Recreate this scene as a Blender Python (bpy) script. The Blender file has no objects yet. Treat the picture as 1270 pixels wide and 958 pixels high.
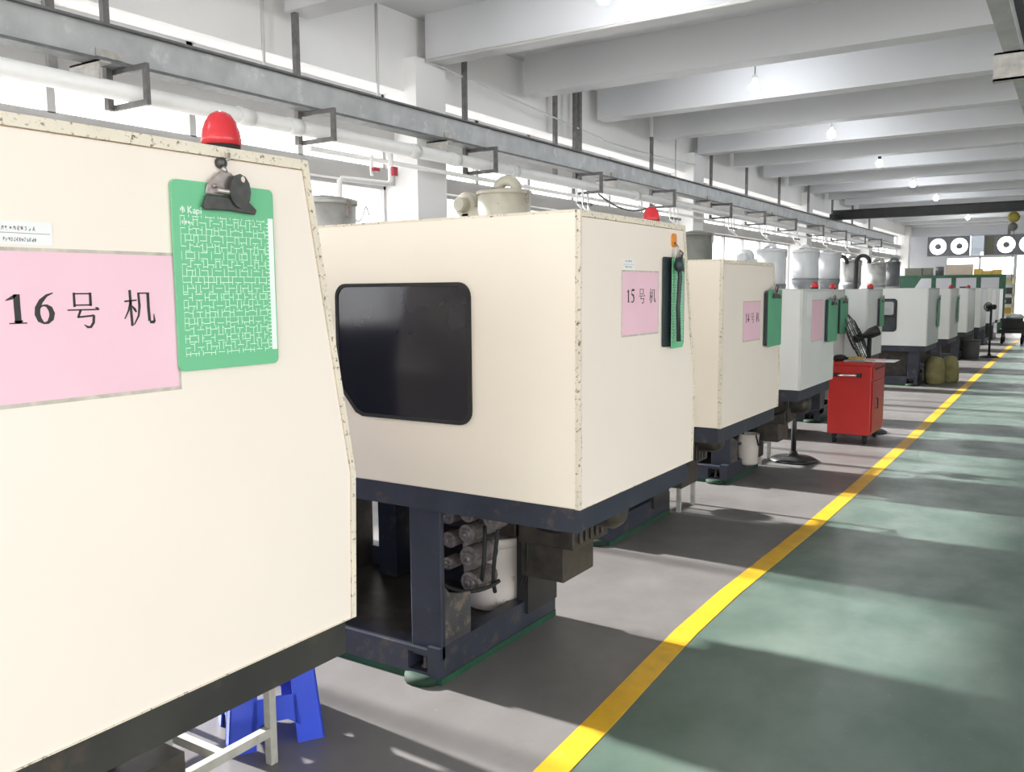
import bpy, bmesh, math, random
from mathutils import Vector, Matrix
random.seed(7)
S = bpy.context.scene
C = S.collection
PI = math.pi

# ------------------------------------------------------------------ camera, world, sun, exposure
cam_d = bpy.data.cameras.new('camera'); cam = bpy.data.objects.new('camera', cam_d); C.objects.link(cam)
cam_d.sensor_fit = 'HORIZONTAL'; cam_d.sensor_width = 36.0
cam_d.lens = 36.0 * 1085.0 / 1270.0
cam_d.clip_start = 0.05; cam_d.clip_end = 300
_R = [(0.840, -0.052, 0.540), (0.543, 0.095, -0.834), (-0.008, 0.994, 0.108)]
_m = Matrix(_R); q = _m.to_quaternion(); q.normalize()
cam.matrix_world = Matrix.Translation((0, 0, 1.57)) @ q.to_matrix().to_4x4()
S.camera = cam

S.view_settings.view_transform = 'Standard'
S.view_settings.look = 'None'
S.view_settings.gamma = 1.0
S.view_settings.use_curve_mapping = False
S.view_settings.exposure = 0.36
S.cycles.use_denoising = True
S.cycles.max_bounces = 10
S.cycles.diffuse_bounces = 6
S.cycles.caustics_reflective = False
S.cycles.caustics_refractive = False
S.cycles.sample_clamp_indirect = 6.0

W = bpy.data.worlds.new('daylight'); S.world = W; W.use_nodes = True
W.node_tree.nodes['Background'].inputs[0].default_value = (0.965, 0.98, 1.0, 1)
W.node_tree.nodes['Background'].inputs[1].default_value = 3.5

sun_d = bpy.data.lights.new('sun', 'SUN'); sun = bpy.data.objects.new('sun', sun_d); C.objects.link(sun)
sun_d.energy = 15.0; sun_d.angle = math.radians(2.0); sun_d.color = (1.0, 0.985, 0.96)
_e = math.radians(24.5)
sun.rotation_euler = Vector((math.cos(_e), 0.0, -math.sin(_e))).to_track_quat('-Z', 'Y').to_euler()

# ------------------------------------------------------------------ materials
def srgb(r, g, b):
    f = lambda c: (c / 255) / 12.92 if c / 255 <= 0.04045 else ((c / 255 + 0.055) / 1.055) ** 2.4
    return (f(r), f(g), f(b), 1)
MATS = {}
def mat(name, col, rough=0.5, metal=0.0, var=0.06, scale=6.0, bump=0.0, emit=0.0, wear=None, wear_amt=0.5, wear_scale=18.0, spec=0.5):
    """procedural paint / plastic / metal: base colour broken by noise, optional chipped wear colour"""
    if name in MATS: return MATS[name]
    m = bpy.data.materials.new(name); m.use_nodes = True
    nt = m.node_tree; N = nt.nodes; L = nt.links
    b = N['Principled BSDF']
    b.inputs['Roughness'].default_value = rough; b.inputs['Metallic'].default_value = metal
    b.inputs['Specular IOR Level'].default_value = spec
    tc = N.new('ShaderNodeTexCoord')
    nz = N.new('ShaderNodeTexNoise'); nz.inputs['Scale'].default_value = scale; nz.inputs['Detail'].default_value = 5
    L.new(tc.outputs['Object'], nz.inputs['Vector'])
    rp = N.new('ShaderNodeValToRGB')
    d = tuple(max(0, c * (1 - var)) for c in col[:3]) + (1,); u = tuple(min(1, c * (1 + var)) for c in col[:3]) + (1,)
    rp.color_ramp.elements[0].position = 0.3; rp.color_ramp.elements[0].color = d
    rp.color_ramp.elements[1].position = 0.7; rp.color_ramp.elements[1].color = u
    L.new(nz.outputs['Fac'], rp.inputs['Fac'])
    out = rp.outputs['Color']
    if wear:
        n2 = N.new('ShaderNodeTexNoise'); n2.inputs['Scale'].default_value = wear_scale; n2.inputs['Detail'].default_value = 8
        n2.inputs['Roughness'].default_value = 0.7
        L.new(tc.outputs['Object'], n2.inputs['Vector'])
        r2 = N.new('ShaderNodeValToRGB')
        r2.color_ramp.elements[0].position = 1 - wear_amt - 0.04; r2.color_ramp.elements[0].color = (0, 0, 0, 1)
        r2.color_ramp.elements[1].position = 1 - wear_amt + 0.04; r2.color_ramp.elements[1].color = (1, 1, 1, 1)
        L.new(n2.outputs['Fac'], r2.inputs['Fac'])
        mx = N.new('ShaderNodeMixRGB'); mx.inputs['Color2'].default_value = wear
        L.new(r2.outputs['Color'], mx.inputs['Fac']); L.new(out, mx.inputs['Color1']); out = mx.outputs['Color']
    L.new(out, b.inputs['Base Color'])
    if bump:
        bp = N.new('ShaderNodeBump'); bp.inputs['Strength'].default_value = bump; bp.inputs['Distance'].default_value = 0.01
        L.new(nz.outputs['Fac'], bp.inputs['Height']); L.new(bp.outputs['Normal'], b.inputs['Normal'])
    if emit:
        b.inputs['Emission Color'].default_value = col; b.inputs['Emission Strength'].default_value = emit
    MATS[name] = m
    return m

def floor_mat(name, col, col2, dark, rough):
    m = bpy.data.materials.new(name); m.use_nodes = True
    nt = m.node_tree; N = nt.nodes; L = nt.links; b = N['Principled BSDF']
    tc = N.new('ShaderNodeTexCoord')
    def noise(sc, det=6, rg=0.6, stretch=None):
        n = N.new('ShaderNodeTexNoise'); n.inputs['Scale'].default_value = sc; n.inputs['Detail'].default_value = det; n.inputs['Roughness'].default_value = rg
        if stretch:
            mp = N.new('ShaderNodeMapping'); mp.inputs['Scale'].default_value = stretch
            L.new(tc.outputs['Object'], mp.inputs['Vector']); L.new(mp.outputs['Vector'], n.inputs['Vector'])
        else: L.new(tc.outputs['Object'], n.inputs['Vector'])
        return n
    def ramp(n, a, b_, ca, cb):
        r = N.new('ShaderNodeValToRGB'); r.color_ramp.elements[0].position = a; r.color_ramp.elements[1].position = b_
        r.color_ramp.elements[0].color = ca; r.color_ramp.elements[1].color = cb
        L.new(n.outputs['Fac'], r.inputs['Fac']); return r
    a = ramp(noise(1.6, stretch=(1, 0.6, 1)), 0.35, 0.68, col, col2)
    s = ramp(noise(4.0, 8, 0.7), 0.58, 0.75, (0, 0, 0, 1), (0.55, 0.55, 0.55, 1))
    mx = N.new('ShaderNodeMixRGB'); mx.inputs['Color2'].default_value = dark
    L.new(s.outputs['Color'], mx.inputs['Fac']); L.new(a.outputs['Color'], mx.inputs['Color1'])
    sp = ramp(noise(38, 3, 0.5), 0.70, 0.76, (0, 0, 0, 1), (0.5, 0.5, 0.5, 1))
    m2 = N.new('ShaderNodeMixRGB'); m2.inputs['Color2'].default_value = tuple(min(1, c * 1.5) for c in col2[:3]) + (1,)
    L.new(sp.outputs['Color'], m2.inputs['Fac']); L.new(mx.outputs['Color'], m2.inputs['Color1'])
    L.new(m2.outputs['Color'], b.inputs['Base Color'])
    rr = ramp(noise(3.0), 0.3, 0.7, (rough - 0.1,) * 3 + (1,), (rough + 0.12,) * 3 + (1,))
    L.new(rr.outputs['Color'], b.inputs['Roughness'])
    b.inputs['Specular IOR Level'].default_value = 0.5
    return m

def glass_mat(name, tint=(1, 1, 1, 1), gloss=0.08):
    m = bpy.data.materials.new(name); m.use_nodes = True
    nt = m.node_tree; N = nt.nodes; L = nt.links
    N.remove(N['Principled BSDF'])
    t = N.new('ShaderNodeBsdfTransparent'); t.inputs[0].default_value = tint
    g = N.new('ShaderNodeBsdfGlossy'); g.inputs['Roughness'].default_value = 0.05
    mx = N.new('ShaderNodeMixShader'); mx.inputs[0].default_value = gloss
    L.new(t.outputs[0], mx.inputs[1]); L.new(g.outputs[0], mx.inputs[2]); L.new(mx.outputs[0], N['Material Output'].inputs[0])
    return m

def board_mat(name):
    """green clipboard board printed with a white basket-weave grid"""
    m = bpy.data.materials.new(name); m.use_nodes = True
    nt = m.node_tree; N = nt.nodes; L = nt.links; b = N['Principled BSDF']
    tc = N.new('ShaderNodeTexCoord')
    sep = N.new('ShaderNodeSeparateXYZ'); L.new(tc.outputs['Object'], sep.inputs[0])
    cmb = N.new('ShaderNodeCombineXYZ'); L.new(sep.outputs['Y'], cmb.inputs['X']); L.new(sep.outputs['Z'], cmb.inputs['Y'])
    cmb2 = N.new('ShaderNodeCombineXYZ'); L.new(sep.outputs['Z'], cmb2.inputs['X']); L.new(sep.outputs['Y'], cmb2.inputs['Y'])
    def brick(v, w, h):
        k = N.new('ShaderNodeTexBrick'); k.offset = 0.37; k.inputs['Scale'].default_value = 1.0
        k.inputs['Mortar Size'].default_value = 0.0007; k.inputs['Mortar Smooth'].default_value = 0.3
        k.inputs['Brick Width'].default_value = w; k.inputs['Row Height'].default_value = h
        L.new(v.outputs[0], k.inputs['Vector']); return k
    k1 = brick(cmb, 0.036, 0.0115); k2 = brick(cmb2, 0.030, 0.0098)
    mxm = N.new('ShaderNodeMath'); mxm.operation = 'MULTIPLY'
    chk = N.new('ShaderNodeTexChecker'); chk.inputs['Scale'].default_value = 62.0
    L.new(tc.outputs['Object'], chk.inputs['Vector'])
    mixf = N.new('ShaderNodeMix'); mixf.data_type = 'FLOAT'
    L.new(chk.outputs['Fac'], mixf.inputs['Factor']); L.new(k1.outputs['Fac'], mixf.inputs['A']); L.new(k2.outputs['Fac'], mixf.inputs['B'])
    # print area
    def rng(o, lo, hi):
        a = N.new('ShaderNodeMath'); a.operation = 'GREATER_THAN'; a.inputs[1].default_value = lo; L.new(o, a.inputs[0])
        c = N.new('ShaderNodeMath'); c.operation = 'LESS_THAN'; c.inputs[1].default_value = hi; L.new(o, c.inputs[0])
        p = N.new('ShaderNodeMath'); p.operation = 'MULTIPLY'; L.new(a.outputs[0], p.inputs[0]); L.new(c.outputs[0], p.inputs[1]); return p
    ry = rng(sep.outputs['Y'], -0.108, 0.1); rz = rng(sep.outputs['Z'], -0.155, 0.118)
    pa = N.new('ShaderNodeMath'); pa.operation = 'MULTIPLY'; L.new(ry.outputs[0], pa.inputs[0]); L.new(rz.outputs[0], pa.inputs[1])
    fin = N.new('ShaderNodeMath'); fin.operation = 'MULTIPLY'; L.new(pa.outputs[0], fin.inputs[0]); L.new(mixf.outputs['Result'], fin.inputs[1])
    mx = N.new('ShaderNodeMixRGB'); mx.inputs['Color1'].default_value = (0.16, 0.52, 0.27, 1); mx.inputs['Color2'].default_value = (0.75, 0.95, 0.75, 1)
    L.new(fin.outputs[0], mx.inputs['Fac']); L.new(mx.outputs['Color'], b.inputs['Base Color'])
    b.inputs['Roughness'].default_value = 0.45
    return m

RUST = srgb(96, 62, 40)
M_cream = mat('cream_paint', (0.91, 0.815, 0.69, 1), 0.42, var=0.02, scale=2.0)
M_cream_end = mat('cream_paint_end', (0.885, 0.785, 0.69, 1), 0.45, var=0.015, scale=2.0)
M_white = mat('off_white_paint', (0.76, 0.765, 0.74, 1), 0.42, var=0.03, scale=2.5)
M_rim = mat('chipped_cream_edge', (0.78, 0.70, 0.57, 1), 0.55, var=0.08, wear=RUST, wear_amt=0.40, wear_scale=70)
M_rimw = mat('chipped_white_edge', (0.66, 0.66, 0.63, 1), 0.55, var=0.08, wear=RUST, wear_amt=0.33, wear_scale=60)
M_navy = mat('navy_enamel', (0.028, 0.032, 0.048, 1), 0.5, var=0.25, scale=5, wear=(0.075, 0.065, 0.055, 1), wear_amt=0.40, wear_scale=7)
M_navy_scratched = mat('scratched_navy', (0.05, 0.05, 0.055, 1), 0.5, var=0.3, scale=9, wear=(0.16, 0.13, 0.10, 1), wear_amt=0.45, wear_scale=11)
M_skirt16 = mat('worn_black_skirt', (0.030, 0.028, 0.025, 1), 0.5, var=0.35, scale=4, wear=(0.065, 0.05, 0.035, 1), wear_amt=0.42, wear_scale=5)
M_blackmetal = mat('black_metal', (0.018, 0.018, 0.018, 1), 0.5, var=0.3)
M_oily = mat('oily_steel', (0.05, 0.043, 0.036, 1), 0.5, 0.2, var=0.4, scale=14)
M_valve = mat('valve_alloy', (0.20, 0.175, 0.165, 1), 0.45, 0.3, var=0.35, scale=40)
M_greenedge = mat('green_enamel', (0.012, 0.06, 0.03, 1), 0.85, var=0.25)
M_footgreen = mat('dark_green_pad', (0.006, 0.032, 0.015, 1), 0.8, var=0.3)
M_glassdark = mat('smoked_acrylic', (0.012, 0.012, 0.020, 1), 0.10, var=0.35, scale=3, spec=0.5)
M_glassgrey = mat('smoked_acrylic_grey', (0.06, 0.065, 0.07, 1), 0.12, var=0.35, scale=3)
M_acryl = mat('pale_acrylic', (0.42, 0.43, 0.43, 1), 0.15, var=0.2, scale=5)
M_rubber = mat('black_rubber', (0.015, 0.015, 0.015, 1), 0.75)
M_red = mat('red_lens', (0.62, 0.035, 0.045, 1), 0.25, var=0.05)
M_pink = mat('pink_paper', (0.87, 0.56, 0.645, 1), 0.5, var=0.03, scale=5)
M_sleeve = mat('plastic_sleeve_edge', (0.55, 0.50, 0.42, 1), 0.4, var=0.25, scale=30)
M_paper = mat('white_paper', (0.85, 0.85, 0.83, 1), 0.6, var=0.02)
M_ink = mat('black_ink', (0.03, 0.028, 0.03, 1), 0.6, var=0.1)
M_inkp = mat('purple_ink', (0.22, 0.16, 0.20, 1), 0.6, var=0.1)
M_white_ink = mat('white_ink', (0.85, 0.92, 0.86, 1), 0.6, var=0.02)
M_board = board_mat('green_grid_board')
M_greenplain = mat('green_board_plain', (0.10, 0.36, 0.20, 1), 0.5, var=0.06)
M_darkboard = mat('dark_board', (0.02, 0.03, 0.035, 1), 0.45)
M_steel = mat('clip_steel', (0.42, 0.37, 0.35, 1), 0.35, 0.75, var=0.2, scale=60)
M_darksteel = mat('clip_dark_steel', (0.09, 0.09, 0.085, 1), 0.45, 0.6, var=0.2, scale=60)  # darker steel of the clip jaw, wing and hook
M_wall = mat('white_plaster', (0.83, 0.82, 0.81, 1), 0.85, var=0.025, scale=1.2, bump=0.05)
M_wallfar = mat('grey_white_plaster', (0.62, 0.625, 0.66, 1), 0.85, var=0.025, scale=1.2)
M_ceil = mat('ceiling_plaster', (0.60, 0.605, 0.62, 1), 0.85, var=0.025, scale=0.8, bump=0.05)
M_concr = mat('shaded_concrete_band', (0.50, 0.49, 0.48, 1), 0.85, var=0.08, scale=2)  # concrete; the grey also carries the backlit shade on the bands
M_frame = mat('grey_window_frame', (0.55, 0.55, 0.55, 1), 0.5)
M_glass = glass_mat('window_glass')
M_rail = mat('galvanised_rail', (0.46, 0.47, 0.47, 1), 0.5, 0.25, var=0.14, scale=5, wear=(0.58, 0.585, 0.58, 1), wear_amt=0.40, wear_scale=6)
M_raildark = mat('rail_flange_grey', (0.15, 0.155, 0.155, 1), 0.55, 0.3, var=0.2, scale=12)
M_bracket = mat('bracket_grey', (0.17, 0.165, 0.16, 1), 0.6, 0.3, var=0.25, scale=16)
M_boxgrey = mat('bracket_pale', (0.46, 0.44, 0.41, 1), 0.6, 0.1, var=0.2, scale=18)
M_pvc = mat('white_pvc', (0.82, 0.82, 0.80, 1), 0.35, var=0.03)
M_conduit = mat('painted_conduit', (0.62, 0.61, 0.59, 1), 0.6, var=0.05)
M_valvered = mat('valve_handle_red', (0.42, 0.03, 0.05, 1), 0.4)
M_yellow = mat('yellow_line_paint', (0.72, 0.41, 0.02, 1), 0.5, var=0.10, scale=9, wear=(0.60, 0.36, 0.05, 1), wear_amt=0.40, wear_scale=16)
M_grey_floor = floor_mat('grey_floor_paint', (0.158, 0.147, 0.142, 1), (0.205, 0.195, 0.19, 1), (0.120, 0.108, 0.101, 1), 0.42)
M_green_floor = floor_mat('green_floor_paint', (0.066, 0.112, 0.088, 1), (0.155, 0.200, 0.172, 1), (0.095, 0.110, 0.098, 1), 0.38)
M_ground = mat('outdoor_concrete', (0.55, 0.54, 0.52, 1), 0.9)
M_drum_cream = mat('drum_cream', (0.50, 0.47, 0.38, 1), 0.45, 0.1, var=0.12, scale=9, wear=(0.22, 0.15, 0.09, 1), wear_amt=0.36, wear_scale=6)
M_drum_grey = mat('drum_grey', (0.19, 0.195, 0.17, 1), 0.45, 0.3, var=0.2, scale=9)
M_drum_white = mat('drum_white', (0.66, 0.67, 0.68, 1), 0.4, 0.1, var=0.05)
M_drum_steel = mat('drum_steel', (0.38, 0.38, 0.36, 1), 0.4, 0.5, var=0.25, scale=8)
M_drum_dark = mat('drum_dark', (0.12, 0.125, 0.13, 1), 0.45, 0.3, var=0.2)
M_cone = mat('hopper_cone_grey', (0.30, 0.31, 0.32, 1), 0.5, 0.3, var=0.1)
M_bluestool = mat('blue_plastic', (0.030, 0.075, 0.62, 1), 0.4, var=0.06)
M_tube = mat('grey_tube_frame', (0.42, 0.41, 0.36, 1), 0.55, var=0.15, scale=25)
M_redcart = mat('red_cart_paint', (0.46, 0.022, 0.018, 1), 0.38, var=0.08, scale=3)
M_chrome = mat('bright_steel', (0.62, 0.62, 0.60, 1), 0.25, 0.9)
M_bag = mat('olive_sack', (0.30, 0.27, 0.12, 1), 0.8, var=0.2, scale=9, bump=0.3)
M_bin = mat('grey_plastic_bin', (0.11, 0.11, 0.11, 1), 0.5)
M_bucket = mat('dirty_white_plastic', (0.58, 0.53, 0.48, 1), 0.5, var=0.08, wear=(0.20, 0.14, 0.09, 1), wear_amt=0.36, wear_scale=6)
M_card = mat('cardboard', (0.52, 0.43, 0.34, 1), 0.8, var=0.05)
M_yellowbin = mat('yellow_plastic', (0.62, 0.40, 0.06, 1), 0.45)
M_rackgreen = mat('rack_green', (0.018, 0.085, 0.045, 1), 0.5, var=0.2)
M_shelf = mat('cream_shelf_steel', (0.62, 0.58, 0.36, 1), 0.5, var=0.1)
M_hoist = mat('hoist_yellow', (0.30, 0.24, 0.03, 1), 0.45, var=0.2)
M_orange = mat('orange_hook', (0.80, 0.28, 0.03, 1), 0.4)
M_bulb = mat('lamp_tube_glow', (0.94, 0.97, 1.0, 1), 0.4, emit=180.0, var=0.0)
M_fanwhite = mat('fan_housing_grey', (0.20, 0.20, 0.22, 1), 0.6)
M_mesh = mat('vent_mesh_olive', (0.16, 0.16, 0.12, 1), 0.7, var=0.3, scale=60)
M_plasticsheet = glass_mat('cloudy_plastic_sheet', (0.42, 0.44, 0.46, 1), 0.25)

# ------------------------------------------------------------------ mesh helpers (world coordinates)
class MB:
    def __init__(s): s.bm = bmesh.new()
    def box(s, x0, x1, y0, y1, z0, z1, mi=0):
        v = [s.bm.verts.new((x, y, z)) for x in (x0, x1) for y in (y0, y1) for z in (z0, z1)]
        for f in ((0, 1, 3, 2), (4, 6, 7, 5), (0, 4, 5, 1), (2, 3, 7, 6), (0, 2, 6, 4), (1, 5, 7, 3)):
            s.bm.faces.new([v[i] for i in f]).material_index = mi
        return s
    def bar(s, a, b, w, h=None, up=(0, 0, 1)):
        """square tube between two points"""
        a = Vector(a); b = Vector(b); h = h or w; d = (b - a).normalized(); u = Vector(up)
        if abs(d.dot(u)) > 0.98: u = Vector((0, 1, 0))
        r = d.cross(u).normalized(); u = r.cross(d)
        v = [s.bm.verts.new(p + r * sx * w / 2 + u * sy * h / 2) for p in (a, b) for sx, sy in ((-1, -1), (1, -1), (1, 1), (-1, 1))]
        for f in ((3, 2, 1, 0), (4, 5, 6, 7), (0, 1, 5, 4), (1, 2, 6, 5), (2, 3, 7, 6), (3, 0, 4, 7)): s.bm.faces.new([v[i] for i in f])
        return s
    def tube(s, pts, r, n=10, caps=True):
        pts = [Vector(p) for p in pts]; rings = []
        rr = r if isinstance(r, (list, tuple)) else [r] * len(pts)
        pu = None
        for i, p in enumerate(pts):
            d = (pts[min(i + 1, len(pts) - 1)] - pts[max(i - 1, 0)])
            if d.length < 1e-9: d = Vector((0, 0, 1))
            d.normalize()
            if pu is None:
                u = Vector((0, 0, 1)) if abs(d.z) < 0.9 else Vector((1, 0, 0))
            else: u = pu
            a = d.cross(u)
            if a.length < 1e-6: a = d.cross(Vector((0, 1, 0)))
            a.normalize(); u = a.cross(d).normalized(); pu = u
            rings.append([s.bm.verts.new(p + (a * math.cos(t) + u * math.sin(t)) * rr[i]) for t in [2 * PI * k / n for k in range(n)]])
        for A, B in zip(rings, rings[1:]):
            for k in range(n):
                f = s.bm.faces.new((A[k], A[(k + 1) % n], B[(k + 1) % n], B[k])); f.smooth = True
        if caps:
            s.bm.faces.new(list(reversed(rings[0]))); s.bm.faces.new(rings[-1])
        return s
    def lathe(s, c, prof, n=24, axis='z', smooth=True):
        """prof: list of (radius, height) revolved about an axis through c"""
        c = Vector(c); rings = []
        for r, h in prof:
            ring = []
            for k in range(n):
                t = 2 * PI * k / n; a, b = r * math.cos(t), r * math.sin(t)
                p = {'z': (a, b, h), 'x': (h, a, b), 'y': (a, h, b)}[axis]
                ring.append(s.bm.verts.new(c + Vector(p)))
            rings.append(ring)
        for A, B in zip(rings, rings[1:]):
            for k in range(n):
                f = s.bm.faces.new((A[k], A[(k + 1) % n], B[(k + 1) % n], B[k])); f.smooth = smooth
        if prof[0][0] > 1e-4: s.bm.faces.new(list(reversed(rings[0])))
        if prof[-1][0] > 1e-4: s.bm.faces.new(rings[-1])
        return s
    def prism(s, poly, x0, x1, plane='yz', smooth=False):
        """polygon in a coordinate plane, extruded along the remaining axis from x0 to x1"""
        def P(a, b, t): return {'yz': (t, a, b), 'xz': (a, t, b), 'xy': (a, b, t)}[plane]
        A = [s.bm.verts.new(P(a, b, x0)) for a, b in poly]; B = [s.bm.verts.new(P(a, b, x1)) for a, b in poly]
        n = len(poly)
        s.bm.faces.new(list(reversed(A))); s.bm.faces.new(B)
        for k in range(n): s.bm.faces.new((A[k], A[(k + 1) % n], B[(k + 1) % n], B[k])).smooth = smooth
        return s
    def ring(s, outer, inner, x0, x1, plane='yz'):
        """frame between two same-length polygons, extruded"""
        def P(a, b, t): return {'yz': (t, a, b), 'xz': (a, t, b), 'xy': (a, b, t)}[plane]
        n = len(outer)
        V = [[s.bm.verts.new(P(a, b, t)) for a, b in poly] for t in (x0, x1) for poly in (outer, inner)]
        for k in range(n):
            j = (k + 1) % n
            s.bm.faces.new((V[0][k], V[0][j], V[1][j], V[1][k])); s.bm.faces.new((V[2][k], V[3][k], V[3][j], V[2][j]))
            s.bm.faces.new((V[0][k], V[2][k], V[2][j], V[0][j])); s.bm.faces.new((V[1][k], V[1][j], V[3][j], V[3][k]))
        return s

def rrect(a0, a1, b0, b1, r, n=6, chamfer=None):
    out = []
    for ca, cb, t0, key in ((a1 - r, b1 - r, 0, 'tr'), (a0 + r, b1 - r, 1, 'tl'), (a0 + r, b0 + r, 2, 'bl'), (a1 - r, b0 + r, 3, 'br')):
        if chamfer and key == chamfer[0]:
            c = chamfer[1]
            if key == 'bl': out += [(a0, b0 + c * 1.2), (a0 + c * 0.15, b0 + c * 0.85), (a0 + c * 0.8, b0 + c * 0.12), (a0 + c * 1.1, b0)]
            elif key == 'br': out += [(a1 - c * 1.1, b0), (a1 - c * 0.8, b0 + c * 0.12), (a1 - c * 0.15, b0 + c * 0.85), (a1, b0 + c * 1.2)]
            continue
        for k in range(n + 1):
            t = (t0 + k / n) * PI / 2
            out.append((ca + r * math.cos(t), cb + r * math.sin(t)))
    return out

def obj(name, mb, m, parent=None, bevel=0.0, origin=None, rot=None):
    """link a builder as ONE mesh object; coordinates are world, stored relative to parent / origin"""
    bm = mb.bm if isinstance(mb, MB) else mb
    bmesh.ops.recalc_face_normals(bm, faces=bm.faces)
    off = Vector((0, 0, 0))
    if parent is not None:
        off = Vector(parent['_o'])
    elif origin is not None: off = Vector(origin)
    for v in bm.verts: v.co -= off
    me = bpy.data.meshes.new(name); bm.to_mesh(me); bm.free()
    for k in (m if isinstance(m, (list, tuple)) else (m,)): me.materials.append(k)
    o = bpy.data.objects.new(name, me); C.objects.link(o)
    if parent is not None: o.parent = parent; o['_o'] = tuple(off)
    else: o.location = off; o['_o'] = tuple(off)
    if bevel:
        bv = o.modifiers.new('bevel', 'BEVEL'); bv.width = bevel; bv.segments = 2; bv.limit_method = 'ANGLE'
    return o
def tag(o, label=None, cat=None, group=None, kind=None):
    if label: o['label'] = label
    if cat: o['category'] = cat
    if group: o['group'] = group
    if kind: o['kind'] = kind
    return o
def thing(name, label, cat, loc, group=None):
    o = bpy.data.objects.new(name, None); C.objects.link(o); o.location = loc; o['_o'] = tuple(loc); o.empty_display_size = 0.1
    return tag(o, label, cat, group)
def struct(name, mb, m, parent=None, bevel=0):
    o = obj(name, mb, m, parent, bevel)
    if parent is None: o['kind'] = 'structure'
    return o
def copy_tree(src, loc, label=None):
    r = src.copy(); C.objects.link(r); r.location = loc; r['_o'] = tuple(loc)
    if label: r['label'] = label
    for ch in list(src.children):
        c = ch.copy(); C.objects.link(c); c.parent = r
        for g in list(ch.children):
            d = g.copy(); C.objects.link(d); d.parent = c
    return r

# ------------------------------------------------------------------ the room
XW, XC, YN, YF, XR = -6.05, -5.6, -3.2, 37.9, 5.0
CEIL, BEAM = 4.30, 3.86
fl = MB(); fl.box(XW - 0.2, -1.40, YN, YF, -0.12, 0.0); struct('floor', fl, M_grey_floor)
fl = MB(); fl.box(-1.40, XR, YN, YF, -0.12, 0.0); struct('floor.001', fl, M_green_floor)
# hand painted, slightly wavering yellow line
pts = [(-1.36, -1.0), (-1.37, 1.6), (-1.375, 2.30), (-1.395, 2.75), (-1.425, 3.25), (-1.448, 3.7), (-1.455, 4.3), (-1.44, 4.9), (-1.42, 5.8), (-1.41, 7.2), (-1.41, 9.8), (-1.44, 13.0), (-1.48, 18.2), (-1.5, 24.0), (-1.5, 30.0)]
yl = bmesh.new(); prev = None
for x, y in pts:
    a = [yl.verts.new((x + s_ * 0.052, y, z)) for z in (0.0, 0.002) for s_ in (-1, 1)]
    if prev:
        yl.faces.new((prev[2], prev[3], a[3], a[2])); yl.faces.new((prev[0], prev[2], a[2], a[0])); yl.faces.new((prev[1], a[1], a[3], prev[3]))
    prev = a
struct('trim_1', yl, M_yellow)
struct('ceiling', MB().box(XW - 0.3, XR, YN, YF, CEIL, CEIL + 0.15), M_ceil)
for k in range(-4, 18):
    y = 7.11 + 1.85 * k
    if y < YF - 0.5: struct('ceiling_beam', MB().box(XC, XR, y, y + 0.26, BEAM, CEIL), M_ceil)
# wall-side edge beam over the windows, columns, bands
struct('wall_left', MB().box(XW, XC - 0.15, YN, YF, 3.55, CEIL).box(XW - 0.12, XW + 0.02, YN, YF, 0, 0.95), M_wall)
colY = [6.95 + 7.4 * k for k in range(-1, 5)]
for y in colY: struct('column', MB().box(XW - 0.1, XC, y, y + 0.48, 0, BEAM + 0.01), M_wall)
bays = [(YN, colY[0])] + [(a + 0.48, b) for a, b in zip(colY, colY[1:])] + [(colY[-1] + 0.48, YF)]
tn = 2
for i, (a, b) in enumerate(bays):
    for z0, z1 in ((3.06, 3.19), (2.64, 2.79)):
        struct('trim_%d' % tn, MB().box(XW - 0.02, XW + 0.16, a, b, z0, z1), M_concr); tn += 1
    n = max(1, round((b - a) / 1.15)); w = (b - a) / n
    fr = MB()
    rows = ((3.19, 3.55), (2.79, 3.06), (0.95, 2.64))  # lowest row added in place of white wall, for brightness and low sun
    for z0, z1 in rows:
        fr.box(XW - 0.03, XW + 0.03, a, b, z0, z0 + 0.035).box(XW - 0.03, XW + 0.03, a, b, z1 - 0.035, z1)
        for k in range(n + 1):
            y = a + k * w; fr.box(XW - 0.03, XW + 0.03, y - 0.03, y + 0.03, z0, z1)
    wo = struct('window_%d' % (i + 1), fr, M_frame)
    for z0, z1 in rows:
        base = None
        for k in range(n):
            y = a + k * w
            if base is None:
                base = obj('pane', MB().box(XW - 0.004, XW + 0.004, y + 0.03, y + w - 0.03, z0 + 0.035, z1 - 0.035), M_glass, wo)
            else:
                c = base.copy(); c.location = (0, k * w, 0); C.objects.link(c)
# far wall with a strip of fan openings, a window strip and a doorway
wf = MB()
T = YF + 0.2
wf.box(XW - 0.3, -5.13, YF, T, 0, CEIL).box(-5.13, XR, YF, T, 3.53, CEIL).box(-5.13, XR, YF, T, 2.74, 2.78).box(-1.36, XR, YF, T, 2.78, 3.53)
wf.box(-5.13, -4.42, YF, T, 0, 2.74).box(-4.42, -2.1, YF, T, 0, 2.0).box(-2.16, -2.06, YF, T, 0, 2.74).box(-0.2, XR, YF, T, 0, 2.74)
wf.box(XW - 0.3, XR, YF - 0.35, YF, 3.56, CEIL)
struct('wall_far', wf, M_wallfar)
w9 = struct('window_20', MB().box(-4.42, -2.16, YF + 0.03, YF + 0.08, 2.0, 2.05).box(-4.42, -2.16, YF + 0.03, YF + 0.08, 2.69, 2.74).box(-3.32, -3.26, YF + 0.03, YF + 0.08, 2.0, 2.74), M_frame)
obj('pane', MB().box(-4.42, -3.3, YF + 0.05, YF + 0.06, 2.05, 2.69), M_glass, w9); obj('pane', MB().box(-3.28, -2.16, YF + 0.05, YF + 0.06, 2.05, 2.69), M_glass, w9)
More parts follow.
